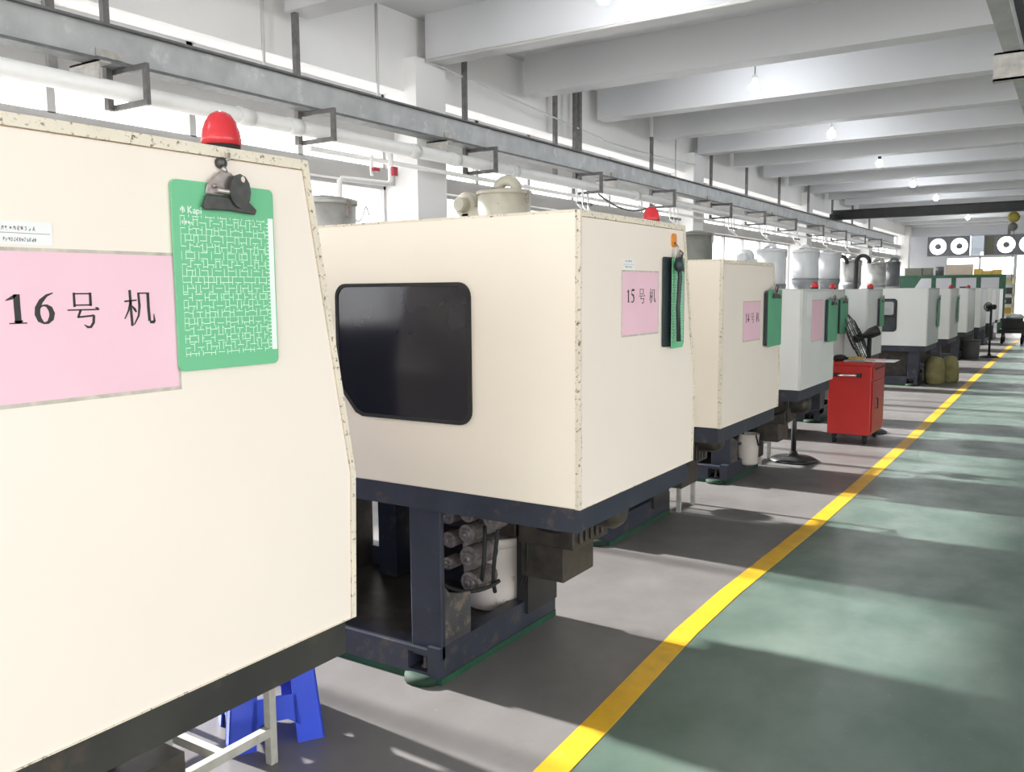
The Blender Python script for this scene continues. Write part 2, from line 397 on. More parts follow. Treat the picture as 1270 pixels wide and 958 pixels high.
# right side and near side: unseen walls; openings added and sized for the daylight
wr = MB()
wr.box(XR, XR + 0.2, YN, YF, 3.3, CEIL)
wr.box(XR, XR + 0.2, YN, YN + 0.4, 0, 3.3)
wr.box(XR, XR + 0.2, 5.0, YF, 0, 3.3)
struct('wall_right', wr, M_wall)
wn = MB().box(XW, XR, YN - 0.2, YN, 3.4, CEIL).box(XW, -5.2, YN - 0.2, YN, 0, 3.4).box(4.4, XR, YN - 0.2, YN, 0, 3.4)
struct('wall_near', wn, M_wall)
struct('ground', MB().box(-60, 60, -60, 100, -0.3, -0.13), M_ground)

# ------------------------------------------------------------------ lettering helpers: strokes as thin raised ink on a plane facing +X
def stroke_mb(mb, pts, fy, fz, x, th=0.0006):
    """pts: (u, v, width) polyline; fy/fz map u,v to world y,z; builds a variable-width strip with thickness"""
    n = len(pts); L_, R_ = [], []
    for i, (u, v, w) in enumerate(pts):
        u0, v0, _ = pts[max(i - 1, 0)]; u1, v1, _ = pts[min(i + 1, n - 1)]
        du, dv = u1 - u0, v1 - v0; l = math.hypot(du, dv) or 1; px, py = -dv / l, du / l
        L_.append((u + px * w / 2, v + py * w / 2)); R_.append((u - px * w / 2, v - py * w / 2))
    bm = mb.bm
    V = [[bm.verts.new((xx, fy(a), fz(b))) for a, b in side] for xx in (x, x + th) for side in (L_, R_)]
    for k in range(n - 1):
        bm.faces.new((V[2][k], V[3][k], V[3][k + 1], V[2][k + 1]))
        bm.faces.new((V[0][k], V[2][k], V[2][k + 1], V[0][k + 1])); bm.faces.new((V[1][k], V[1][k + 1], V[3][k + 1], V[3][k]))
GLYPH = {
 '1': [[(5, 78, 3), (30, 88, 12), (42, 97, 4)], [(42, 98, 22), (42, 60, 22), (43, 4, 22)], [(12, 2, 4), (72, 2, 4)], [(30, 9, 6), (43, 5, 10), (58, 9, 6)]],
 '6': [[(88, 98, 3), (62, 90, 8), (38, 72, 16), (24, 50, 21), (22, 32, 22), (30, 14, 18), (46, 3, 6), (62, 5, 10), (76, 18, 20), (80, 33, 22), (74, 48, 19), (60, 58, 9), (46, 59, 5), (32, 52, 4)]],
 '5': [[(28, 96, 16), (82, 96, 16)], [(28, 100, 6), (22, 60, 6)], [(20, 58, 4), (40, 62, 14), (62, 54, 20), (74, 36, 22), (68, 16, 18), (48, 5, 10), (24, 4, 5), (14, 12, 14)]],
 '4': [[(62, 100, 14), (62, 50, 20), (62, 2, 20)], [(62, 96, 4), (8, 36, 5)], [(6, 30, 14), (94, 30, 14)]],
 'hao': [[(24, 97, 7), (24, 58, 7)], [(73, 97, 8), (73, 60, 8)], [(22, 94, 4), (76, 94, 4)], [(24, 63, 4), (76, 63, 4)],
         [(2, 50, 4), (98, 50, 4)], [(86, 56, 1), (93, 53, 8), (99, 50, 2)], [(42, 50, 7), (32, 28, 6)], [(32, 30, 5), (76, 33, 5)], [(76, 37, 2), (81, 33, 8), (79, 14, 8), (70, 2, 7), (60, 2, 7), (50, 9, 2)]],
 'ji': [[(2, 68, 5), (42, 71, 4)], [(21, 99, 8), (22, 50, 8), (24, 0, 8)], [(21, 66, 6), (14, 42, 5), (1, 20, 3)], [(25, 56, 3), (34, 46, 8), (39, 38, 5)],
        [(48, 92, 7), (50, 55, 8), (46, 28, 6), (30, 3, 3)], [(46, 90, 4), (82, 90, 4)], [(79, 92, 9), (79, 50, 9), (81, 12, 9)], [(81, 9, 7), (97, 9, 9)], [(97, 9, 8), (96, 32, 2)]],
}
def write(mb, key, y0, y1, z0, z1, x):
    for st in GLYPH[key]: stroke_mb(mb, st, lambda u: y0 + (y1 - y0) * u / 100, lambda v: z0 + (z1 - z0) * v / 100, x)

def sign(y0, y1, z0, z1, x, glyphs, label):
    t = thing('paper_sign', label, 'sign', (x, (y0 + y1) / 2, z0), 'pink machine number signs')
    obj('sleeve', MB().box(x, x + 0.0012, y0 - 0.006, y1 + 0.006, z0 - 0.007, z1 + 0.006), M_sleeve, t)
    obj('sheet', MB().box(x + 0.0012, x + 0.0020, y0, y1, z0, z1), M_pink, t)
    if glyphs:
        for k, a, b, c, d in glyphs:
            mb = MB(); write(mb, k, a, b, c, d, x + 0.0020); obj('character', mb, M_ink, t)
    return t

def squiggles(mb, y0, y1, z, h, x, n):
    for k in range(n):
        a = y0 + (y1 - y0) * k / n; w = (y1 - y0) / n * 0.75
        for q_ in range(5):
            p = [(random.random(), random.random(), 0.16) for _ in range(2)]
            stroke_mb(mb, p, lambda u: a + w * u, lambda v: z + h * v, x, 0.0004)

# ------------------------------------------------------------------ clipboards
def clipboard(yc, zc, x, label, w=0.245, h=0.365, yaw=0.0, full=False, back=0.0, plain=False, dark=False, clip=True):
    t = thing('clipboard', label, 'clipboard', (x, yc, zc), 'clipboards hung on machine ends')
    X0 = x + 0.004
    o = obj('board', MB().prism(rrect(yc - w / 2, yc + w / 2, zc - h / 2, zc + h / 2, 0.012, 4), X0, X0 + 0.005), M_darkboard if dark else (M_greenplain if plain else M_board), t)
    bx = X0 + 0.005
    if back: obj('backing_board', MB().prism(rrect(yc - w / 2 - 0.004, yc + w / 2 - 0.01, zc - h / 2 + 0.006, zc + h / 2 - 0.012, 0.012, 4), X0 - back, X0), M_darkboard, t)
    if full:
        mb = MB(); mb.box(bx, bx + 0.0008, yc + w / 2 - 0.016, yc + w / 2 - 0.003, zc - h / 2 + 0.03, zc + h / 2 - 0.06)
        for k in range(34):
            z = zc - h / 2 + 0.035 + k * 0.0078; mb.box(bx, bx + 0.0006, yc + w / 2 - (0.026 if k % 5 == 0 else 0.021), yc + w / 2 - 0.016, z, z + 0.0016)
        obj('ruler_print', mb, M_white_ink, t)
        mb = MB()
        yy, zz = yc - w / 2 + 0.016, zc + h / 2 - 0.062
        K = [[(0, 0, .16), (0, 1, .16)], [(0, .45, .16), (.6, 1, .16)], [(.1, .5, .16), (.65, 0, .16)]]
        A = [[(.05, .5, .14), (.45, .62, .14), (.5, .0, .16)], [(.5, .3, .14), (.1, .25, .14), (.1, .05, .14), (.5, .05, .14)]]
        P_ = [[(.05, -.25, .16), (.05, .6, .16)], [(.05, .55, .14), (.5, .5, .14), (.5, .1, .14), (.05, .05, .14)]]
        I_ = [[(.2, 0, .16), (.2, .62, .16)], [(.2, .8, .16), (.2, .95, .16)]]
        X_ = [[(.5, .0, .15), (.5, 1., .15)], [(.1, .3, .13), (.3, .75, .13)], [(.85, .15, .13), (.7, .8, .13)]]
        for gi, (g, u0) in enumerate(((X_, 0.0), (K, 1.5), (A, 2.3), (P_, 3.0), (I_, 3.65))):
            for st in g: stroke_mb(mb, st, lambda u: yy + 0.0125 * (u0 + u), lambda v: zz + 0.013 * v, bx, 0.0005)
        squiggles(mb, yy + 0.003, yy + 0.03, zz - 0.022, 0.008, bx, 4)
        obj('lettering', mb, M_white_ink, t)
    if clip:
        s = w / 0.245
        zt = zc + h / 2
        # clip: sloped base plate, pressing jaw, two butterfly wings with holes, spring coil, hanging hook
        mb = MB()
        mb.prism([(yc - 0.05 * s, zt - 0.022), (yc - 0.046 * s, zt - 0.004), (yc - 0.014 * s, zt + 0.024), (yc + 0.012 * s, zt + 0.024), (yc + 0.05 * s, zt - 0.008), (yc + 0.052 * s, zt - 0.026)], bx, bx + 0.006)
        cl = obj('clip', mb, M_steel, t, bevel=0.0015)
        mb = MB(); mb.prism([(yc - 0.062 * s, zt - 0.046), (yc - 0.052 * s, zt - 0.024), (yc + 0.045 * s, zt - 0.028), (yc + 0.068 * s, zt - 0.046), (yc + 0.064 * s, zt - 0.056), (yc + 0.0, zt - 0.052), (yc - 0.058 * s, zt - 0.054)], bx + 0.006, bx + 0.013)
        obj('jaw', mb, M_darksteel, t, bevel=0.002)
        if full:
            mb = MB()
            wing = [(yc - 0.002 + 0.026 * math.cos(a), zt - 0.012 + 0.034 * math.sin(a)) for a in [k * PI / 6 for k in range(12)]]
            wing = [(y + 0.026, z) for y, z in wing]
            hole = [(yc + 0.032 + 0.0065 * math.cos(a), zt + 0.012 + 0.0065 * math.sin(a)) for a in [k * PI / 6 for k in range(12)]]
            mb.ring(wing, hole, bx + 0.016, bx + 0.019); obj('wing', mb, M_darksteel, t)
            mb = MB(); mb.tube([(bx + 0.011, yc - 0.03, zt - 0.014), (bx + 0.011, yc + 0.036, zt - 0.017)], 0.006, 8); mb.tube([(bx + 0.011, yc - 0.036, zt - 0.006), (bx + 0.0115, yc - 0.03, zt - 0.006)], 0.004, 8)
            obj('spring', mb, M_steel, t)
            mb = MB(); mb.lathe((x, yc - 0.004, zt + 0.042), [(0.011, 0.0), (0.011, 0.012), (0.006, 0.016), (0.0, 0.017)], 12, 'x'); obj('hook', mb, M_darksteel, t)
            mb = MB(); mb.tube([(x + 0.008, yc - 0.004, zt + 0.045), (x + 0.014, yc + 0.008, zt + 0.05), (x + 0.012, yc + 0.012, zt + 0.062)], 0.003, 8); mb.tube([(x + 0.01, yc - 0.004, zt + 0.036), (x + 0.012, yc + 0.002, zt + 0.022)], 0.005, 8)
            obj('hook_wire', mb, M_steel, t)
        else:
            mb = MB(); mb.tube([(bx + 0.008, yc, zt - 0.02), (bx + 0.018, yc, zt + 0.02), (bx + 0.004, yc, zt + 0.03)], 0.004, 6); obj('wing', mb, M_darksteel, t)
    if yaw: t.rotation_euler = (0, 0, yaw)
    return t

# ------------------------------------------------------------------ injection moulding machines
def machine(xr, y0, wt, wb, zb, zt, label, big=True, paint=None, near=False, win=None, base=None, detail=1, skirt=None, L=1.1):
    """xr: aisle-side end of the guard, y0: camera-side face, wt/wb: guard width at top / belly, zb..zt guard height"""
    xl = xr - L
    t = thing('moulding_machine', label, 'machine', (xr - 1.0, y0 + wb / 2, 0), 'injection moulding machines along the aisle')
    P = paint or M_cream; RM = M_rim if P is M_cream else M_rimw
    zm = zb + (zt - zb) * 0.33
    prof = [(y0, zb), (y0, zt), (y0 + wt, zt), (y0 + wb, zm), (y0 + wb - 0.012, zb)]
    obj('guard_hood', MB().prism(prof, xl, xr - 0.012), P, t, bevel=0.006)
    # end rim with chipped edges and an end panel set back inside it
    g = 0.013
    inn = [(y0 + g, zb + 0.002), (y0 + g, zt - g * 1.6), (y0 + wt - g, zt - g * 1.6), (y0 + wb - g, zm), (y0 + wb - 0.012 - g, zb + 0.002)]
    obj('end_rim', MB().ring(prof, inn, xr - 0.012, xr + 0.001), RM, t)
    obj('end_panel', MB().prism([(a + (0.0025 if a < y0 + 0.3 else -0.0025), b - (0.003 if b > zm + .1 else 0)) for a, b in inn], xr - 0.012, xr - 0.003), M_cream_end if P is M_cream else P, t)
    e = MB(); e.box(xl, xr - 0.012, y0 - 0.0015, y0 + 0.004, zt - 0.008, zt + 0.0015); e.box(xr - 0.018, xr - 0.0125, y0 - 0.0015, y0 + 0.004, zb, zt)
    obj('edge_trim', e, RM, t)
    # dark skirt frame below the guard
    sk = MB(); pz = zb - 0.09
    sk.box(xl, xr - 0.02, y0 + 0.012, y0 + 0.09, pz, zb).box(xr - 0.09, xr - 0.02, y0 + 0.09, y0 + wb - 0.11, pz, zb).box(xl, xr - 0.02, y0 + wb - 0.11, y0 + wb - 0.03, pz, zb).box(xl, xl + 0.08, y0 + 0.09, y0 + wb - 0.11, pz, zb)
    obj('skirt_frame', sk, skirt or M_navy, t)
    # base: tray, rails, posts
    bx, by0, by1 = base
    bxl = xl - 0.6
    obj('tray', MB().box(bxl + 0.05, bx - 0.04, by0 + 0.12, by1 - 0.04, 0.06, 0.10), M_oily, t)
    r1 = MB().box(bxl, bx - 0.16, by0, by0 + 0.10, 0.03, 0.14); obj('base_rail', r1, M_navy, t)
    r2 = MB().box(bx - 0.06, bx, by0, by1, 0.03, 0.155).box(bx - 0.16, bx - 0.06, by0, by0 + 0.10, 0.12, 0.14).box(bx - 0.16, bx - 0.06, by0, by0 + 0.10, 0.03, 0.045); obj('base_rail', r2, M_navy, t)
    obj('base_rail', MB().box(bxl, bx - 0.06, by1 - 0.08, by1, 0.03, 0.20), M_navy, t)
    ge = MB().box(bx - 0.055, bx + 0.003, by0 + 0.01, by1, 0.0, 0.03).box(bxl, bx - 0.12, by0 + 0.004, by0 + 0.09, 0.0, 0.03)
    obj('green_skid', ge, M_greenedge, t)
    ft = MB(); ft.lathe((bx - 0.10, by0 + 0.035, 0), [(0.085, 0.0), (0.085, 0.028), (0.05, 0.035), (0.0, 0.036)], 16); obj('foot_pad', ft, M_footgreen, t)
    ft = MB(); ft.lathe((bx - 0.11, by0 + 0.05, 0.03), [(0.018, 0.0), (0.018, 0.02), (0.008, 0.022), (0.008, 0.075), (0.0, 0.076)], 10); obj('levelling_bolt', ft, M_valve, t)
    ps = [(bx - 0.155, bx, by0 + 0.02, by0 + 0.22), (bx - 0.95, bx - 0.83, by1 - 0.2, by1 - 0.06), (bxl + 0.1, bxl + 0.25, by0 + 0.02, by0 + 0.2), (bxl + 0.1, bxl + 0.25, by1 - 0.2, by1 - 0.05)]
    if detail:
        a, b, c, d = ps.pop(0)
        yy = max(c, y0 + 0.02)
        obj('post', MB().box(a, b, yy, yy + 0.025, 0.1, pz + 0.002), M_navy, t, bevel=0.004)
        obj('post_gusset', MB().prism([(yy + 0.025, 0.12), (yy + 0.20, 0.12), (yy + 0.20, 0.33), (yy + 0.12, 0.345), (yy + 0.05, 0.37), (yy + 0.025, 0.40)], b - 0.012, b - 0.001), M_navy_scratched, t)
    for a, b, c, d in ps: obj('post', MB().box(a, b, max(c, y0 + 0.02), max(d, y0 + 0.1), 0.1, pz + 0.002), M_navy, t, bevel=0.004)
    if detail:
        # hydraulic valve stack behind the front post
        vy = by0 + 0.45
        for k, (dx, z, r, ln) in enumerate(((0.10, pz - 0.11, 0.040, 0.22), (0.105, pz - 0.20, 0.043, 0.26), (0.09, pz - 0.305, 0.054, 0.17), (0.09, pz - 0.415, 0.050, 0.17), (-0.03, pz - 0.12, 0.045, 0.2), (0.21, pz - 0.13, 0.042, 0.2), (0.20, pz - 0.24, 0.038, 0.22), (0.21, pz - 0.35, 0.03, 0.2))):
            vb = MB(); cx = bx - 0.02 - dx
            vb.lathe((cx, vy - 0.10, z), [(0.0, 0), (r * 0.55, 0.0), (r * 0.6, 0.012), (r * 0.95, 0.016), (r, 0.03), (r, 0.09), (r * 0.7, 0.095), (r * 0.72, 0.14), (r * 0.9, 0.145), (r * 0.9, ln), (0, ln)], 14, 'y', False)
            vb.lathe((cx, vy - 0.102, z), [(0.0, -0.004), (r * 0.28, -0.004), (r * 0.28, 0.002), (0, 0.002)], 8, 'y')
            for a in range(4):
                vb.lathe((cx + r * 0.7 * math.cos(a * PI / 2 + .78), vy - 0.09, z + r * 0.7 * math.sin(a * PI / 2 + .78)), [(0.0, 0), (0.006, 0.0), (0.006, 0.03), (0.0, 0.03)], 6, 'y')
            obj('valve', vb, M_valve, t)
        obj('valve_block', MB().box(bx - 0.42, bx - 0.02, vy + 0.15, vy + 0.20, pz - 0.26, pz - 0.001).box(bx - 0.50, bx - 0.425, vy + 0.0, vy + 0.15, pz - 0.56, pz - 0.02), M_oily, t, bevel=0.006)
        obj('dark_backing', MB().box(bx - 0.78, bx - 0.06, by1 - 0.045, by1 - 0.03, 0.19, pz - 0.002), M_oily, t)  # added dark sheet; keeps bright floor out of the gaps between valves
        pu = MB().box(bx + 0.02, bx + 0.30, by0 + 0.56, by0 + 0.88, pz - 0.26, pz - 0.004); pu.box(bx + 0.02, bx + 0.24, by0 + 0.58, by0 + 0.86, pz - 0.42, pz - 0.26)
        for q_ in range(5): pu.box(bx + 0.30, bx + 0.315, by0 + 0.6 + q_ * 0.05, by0 + 0.62 + q_ * 0.05, pz - 0.24, pz - 0.03)
        pu.lathe((bx + 0.30, by0 + 0.72, pz - 0.10), [(0.0, 0), (0.075, 0.0), (0.08, 0.02), (0.08, 0.12), (0.05, 0.16), (0, 0.16)], 18, 'x')
        obj('pump_unit', pu, M_oily, t, bevel=0.006)
        obj('side_plate', MB().box(bx - 0.04, bx + 0.02, by0 + 0.64, by0 + 0.9, 0.10, pz - 0.002), M_blackmetal, t)
        hz = [((bx - 0.05, vy - 0.05, pz - 0.16), (bx + 0.0, vy - 0.12, pz - 0.3), (bx - 0.04, vy - 0.1, pz - 0.42), (bx - 0.12, vy + 0.02, pz - 0.44)),
              ((bx - 0.0, vy - 0.02, pz - 0.02), (bx + 0.03, vy - 0.04, pz - 0.2), (bx - 0.01, vy - 0.08, pz - 0.34), (bx - 0.02, vy - 0.02, pz - 0.46)),
              ((bx + 0.05, by0 + 0.62, pz - 0.04), (bx + 0.06, by0 + 0.55, pz - 0.22), (bx + 0.08, by0 + 0.57, pz - 0.40), (bx + 0.0, by0 + 0.62, pz - 0.48)),
              ((bx - 0.155, by0 + 0.2, pz - 0.36), (bx - 0.10, by0 + 0.22, pz - 0.43), (bx - 0.02, by0 + 0.32, pz - 0.44), (bx + 0.01, by0 + 0.42, pz - 0.40)),
              ((bx + 0.28, by0 + 0.55, pz - 0.03), (bx + 0.36, by0 + 0.52, pz - 0.12), (bx + 0.30, by0 + 0.5, pz - 0.2), (bx + 0.12, by0 + 0.56, pz - 0.18))]
        for h_ in hz:
            p = [Vector(v) for v in h_]; path = []
            for k in range(13):
                u = k / 12; path.append((1 - u) ** 3 * p[0] + 3 * (1 - u) ** 2 * u * p[1] + 3 * (1 - u) * u * u * p[2] + u ** 3 * p[3])
            obj('hose', MB().tube(path, 0.009, 8), M_rubber, t)
        cr = MB().box(bx - 0.75, bx - 0.16, by1 - 0.05, by1 - 0.02, pz - 0.16, pz - 0.11)
        obj('cross_rail', cr, M_blackmetal, t)
        obj('cross_rail', MB().box(bx - 0.75, bx - 0.16, by0 + 0.3, by0 + 0.33, pz - 0.035, pz - 0.015), M_blackmetal, t)
    else: obj('dark_fill_block', MB().box(bxl + 0.05, bx - 0.10, by0 + 0.22, by1 - 0.09, 0.10, pz - 0.02), M_oily, t)  # added dark block, keeps the space under the guard dark
    if skirt: obj('oil_tank', MB().box(bx - 0.5, bx + 0.05, by0 + 0.05, by1 + 0.02, 0.156, 0.32), M_oily, t)
    # injection unit housing behind, hidden by the guards but carrying the hopper
    iu = MB().box(xl - 1.05, xl + 0.02, y0 + 0.15, y0 + wb - 0.15, zb - 0.05, min(1.36, zt - 0.18)); obj('injection_unit', iu, M_navy, t)
    obj('bed', MB().box(xl - 1.0, xl - 0.25, y0 + 0.2, y0 + wb - 0.2, 0.10, zb - 0.05), M_oily, t)
    if win:
        wx0, wx1, wz0, wz1, glassm = win
        poly = rrect(wx0, wx1, wz0, wz1, 0.055, 6, ('bl', 0.12)); pin = rrect(wx0 + 0.014, wx1 - 0.014, wz0 + 0.014, wz1 - 0.014, 0.045, 6, ('bl', 0.115))
        sl = obj('window_seal', MB().ring(poly, pin, y0 - 0.010, y0 + 0.002, 'xz'), M_rubber, t)
        obj('viewing_window', MB().prism(pin, y0 - 0.006, y0 + 0.002, 'xz'), glassm, t)
        if glassm is M_glassgrey:
            obj('upper_pane', MB().prism(rrect(wx0 + 0.05, wx1 - 0.05, wz0 + 0.27, wz1 - 0.05, 0.03, 4), y0 - 0.009, y0 - 0.006, 'xz'), M_acryl, t)
            obj('window_bar', MB().box(wx0 + 0.02, wx1 - 0.02, y0 - 0.012, y0 - 0.006, wz0 + 0.225, wz0 + 0.255), M_rubber, t)
    return t

def beacon(x, y, z, r, label, h=None):
    h = h or r * 1.55
    t = thing('warning_light', label, 'light', (x, y, z), 'red warning lights on the guards')
    obj('lamp_base', MB().lathe((x, y, z), [(r * 0.95, 0), (r * 0.95, 0.012), (r * 0.8, 0.02)], 20), M_rubber, t)
    obj('lens', MB().lathe((x, y, z), [(r, 0.012), (r * 1.0, h * 0.3), (r * 0.93, h * 0.5), (r * 0.78, h * 0.72), (r * 0.52, h * 0.9), (r * 0.22, h * 0.98), (0.0, h)], 24), M_red, t)
    return t

# No. 16 (nearest), 15, 14 cream; the farther ones off-white
machine(-1.45, 0.10, 1.315, 1.44, 0.78, 1.86, 'cream guarded machine at left edge nearest the camera, sign 16', base=(-2.05, 0.62, 1.40), detail=0, skirt=M_skirt16, L=1.7)
machine(-1.42, 2.62, 0.93, 1.07, 0.81, 1.84, 'cream guarded machine with large dark window and sign 15', base=(-2.065, 2.64, 3.56), win=(-2.545, -1.872, 1.072, 1.604, M_glassdark), L=1.5)
machine(-1.67, 4.74, 0.96, 1.14, 0.785, 1.735, 'cream machine without visible window, just behind the number 15 machine', base=(-2.36, 4.72, 5.68), L=1.5)
machine(-1.77, 6.80, 0.99, 1.06, 0.79, 1.567, 'off-white machine with pale sign beside the red tool cart', paint=M_white, base=(-2.32, 6.76, 7.57), L=0.9)
machine(-2.15, 9.10, 0.89, 0.95, 0.79, 1.56, 'off-white machine mostly hidden behind the red tool cart fan', paint=M_white, base=(-2.7, 9.13, 9.9), detail=0, L=0.5)
machine(-2.00, 10.45, 0.86, 0.90, 0.79, 1.56, 'narrow white machine end standing left of the small windowed white machine', paint=M_white, base=(-2.5, 10.47, 11.25), detail=0, L=0.6)
machine(-2.00, 15.12, 1.27, 1.33, 0.65, 1.565, 'white machine with small rounded grey window behind the tool cart', paint=M_white, base=(-2.12, 15.2, 16.2), detail=0, win=(-2.9, -2.45, 0.872, 1.40, M_glassgrey), L=1.0)
machine(-2.00, 17.95, 1.27, 1.33, 0.62, 1.55, 'white machine first behind the small windowed machine', paint=M_white, base=(-2.15, 18.0, 19.1), detail=0)
machine(-2.00, 21.0, 1.40, 1.45, 0.61, 1.55, 'white machine second behind the small windowed machine', paint=M_white, base=(-2.15, 21.05, 22.3), detail=0)
machine(-2.00, 23.95, 1.40, 1.45, 0.60, 1.55, 'white machine third behind the small windowed machine', paint=M_white, base=(-2.15, 24.0, 25.2), detail=0)
machine(-2.00, 26.9, 1.40, 1.45, 0.60, 1.55, 'white machine fourth behind the small windowed machine, near the black far fan', paint=M_white, base=(-2.15, 26.95, 28.2), detail=0)
machine(-2.02, 29.8, 1.40, 1.45, 0.60, 1.52, 'farthest white machine, in front of the green rack', paint=M_white, base=(-2.15, 29.85, 31.1), detail=0)

beacon(-1.50, 1.224, 1.86, 0.040, 'red dome warning light above the green clipboard nearest the camera', 0.082)
beacon(-1.50, 3.38, 1.84, 0.036, 'red dome warning light on top of the sign 15 machine', 0.072)
beacon(-1.90, 7.68, 1.567, 0.034, 'red dome warning light on the machine beside the tool cart', 0.06)
beacon(-2.22, 9.72, 1.56, 0.034, 'red dome warning light on the half hidden machine behind the cart fan', 0.065)
beacon(-2.06, 10.88, 1.56, 0.036, 'small red warning light left of the rounded grey window machine', 0.06)
beacon(-2.06, 18.4, 1.55, 0.04, 'tiny red warning light on the machine behind the windowed one', 0.07)
beacon(-2.06, 21.5, 1.55, 0.04, 'tiny red warning light, farthest of the row', 0.07)

# signs
sx = -1.45 - 0.003
sign(0.722, 1.060, 1.393, 1.641, sx, [('1', 0.742, 0.790, 1.523, 1.572), ('6', 0.785, 0.828, 1.521, 1.574), ('hao', 0.845, 0.905, 1.512, 1.575), ('ji', 0.952, 1.015, 1.512, 1.578)], 'large pink paper sign reading 16 beside the near green clipboard')
sx = -1.42 - 0.003
sign(2.950, 3.278, 1.402, 1.638, sx, [('1', 2.985, 3.022, 1.524, 1.572), ('5', 3.018, 3.060, 1.522, 1.572), ('hao', 3.09, 3.15, 1.518, 1.576), ('ji', 3.19, 3.25, 1.518, 1.576)], 'pink paper sign reading 15 left of the dangling dark clipboards')
sx = -1.67 - 0.003
sign(5.115, 5.435, 1.262, 1.492, sx, [('1', 5.15, 5.185, 1.37, 1.425), ('4', 5.18, 5.225, 1.37, 1.425), ('hao', 5.255, 5.31, 1.365, 1.428), ('ji', 5.35, 5.41, 1.365, 1.428)], 'pale pink paper sign reading 14')
sx = -1.77 - 0.003
sign(7.10, 7.44, 1.155, 1.475, sx, None, 'faded pale pink sign next to the clipboard by the tool cart')

# small white stickers above signs
def sticker(x, y0, y1, z0, z1, label, lines):
    t = thing('sticker', label, 'sticker', (x, y0, z0), 'white paper stickers on the machines')
    zm = (z0 + z1) / 2
    obj('paper', MB().box(x, x + 0.0008, y0, y1, z0, z1), M_paper, t)
    if lines:
        mb = MB()
        for z, n, a, b in lines: squiggles(mb, y0 + (y1 - y0) * a, y0 + (y1 - y0) * b, z, (z1 - z0) * 0.19, x + 0.0008, n)
        obj('small_print', mb, M_inkp, t)
        obj('divider_line', MB().box(x + 0.0008, x + 0.0011, y0 + 0.004, y1 - 0.004, zm - 0.0004, zm + 0.0004), M_inkp, t)
sticker(-1.4526, 0.66, 0.829, 1.651, 1.689, 'white sticker with two lines of tiny print above sign 16', [(1.674, 20, 0.1, 0.84), (1.656, 13, 0.52, 0.84)])
sticker(-1.423, 2.955, 3.055, 1.645, 1.685, 'small white sticker above sign 15', [(1.674, 6, 0.2, 0.8), (1.652, 6, 0.2, 0.8)])
sticker(-1.773, 6.95, 7.09, 1.36, 1.53, 'white notice taped near the corner of the machine beside the cart', None)

# clipboards
clipboard(1.182, 1.603, -1.453, 'green grid clipboard with steel clip overlapping sign 16', 0.247, 0.365, full=True)
clipboard(3.425, 1.52, -1.423, 'black clipboard behind the green one on the sign 15 machine', 0.22, 0.365, dark=True, clip=False)
clipboard(3.425, 1.515, -1.405, 'green grid clipboard hanging askew on the sign 15 machine', 0.12, 0.37, yaw=0.0)
clipboard(5.65, 1.385, -1.650, 'green clipboard at the edge of the sign 14 machine', 0.29, 0.36, plain=True, back=0.02)
clipboard(7.68, 1.305, -1.75, 'green clipboard on the machine beside the red tool cart', 0.32, 0.36, plain=True, back=0.02)
clipboard(9.86, 1.275, -2.13, 'green clipboard just above the black cart fan blades', 0.36, 0.38, plain=True, back=0.02)
clipboard(11.16, 1.285, -1.98, 'narrow green clipboard left of the rounded grey window', 0.25, 0.34, plain=True, back=0.02)
clipboard(16.2, 1.17, -1.98, 'dark green clipboard on the windowed white machine', 0.26, 0.5, plain=True)
clipboard(18.95, 1.15, -1.98, 'dark green clipboard on the first machine behind the windowed one', 0.26, 0.5, plain=True)
# strap and hook over the number 15 clipboards
t = thing('hanging_strap', 'dark strap dangling over the green clipboard beside sign 15', 'strap', (-1.38, 3.37, 1.36))
obj('strap_band', MB().tube([(-1.372, 3.365, 1.69), (-1.370, 3.378, 1.62), (-1.373, 3.368, 1.50), (-1.370, 3.372, 1.36)], [0.009, 0.010, 0.009, 0.010], 8), M_darkboard, t)
obj('knot', MB().lathe((-1.366, 3.355, 1.668), [(0.0, -0.03), (0.014, -0.02), (0.02, 0.0), (0.014, 0.028), (0.0, 0.034)], 10), M_darkboard, t)
t = thing('hook', 'orange wall hook above the sign 15 clipboards', 'hook', (-1.423, 3.43, 1.735))
obj('hook_plate', MB().prism(rrect(3.405, 3.455, 1.745, 1.80, 0.016, 4), -1.423, -1.417), M_orange, t)
obj('hook_wire', MB().tube([(-1.416, 3.43, 1.765), (-1.402, 3.43, 1.745), (-1.400, 3.43, 1.715), (-1.408, 3.43, 1.70)], 0.004, 6), M_steel, t)

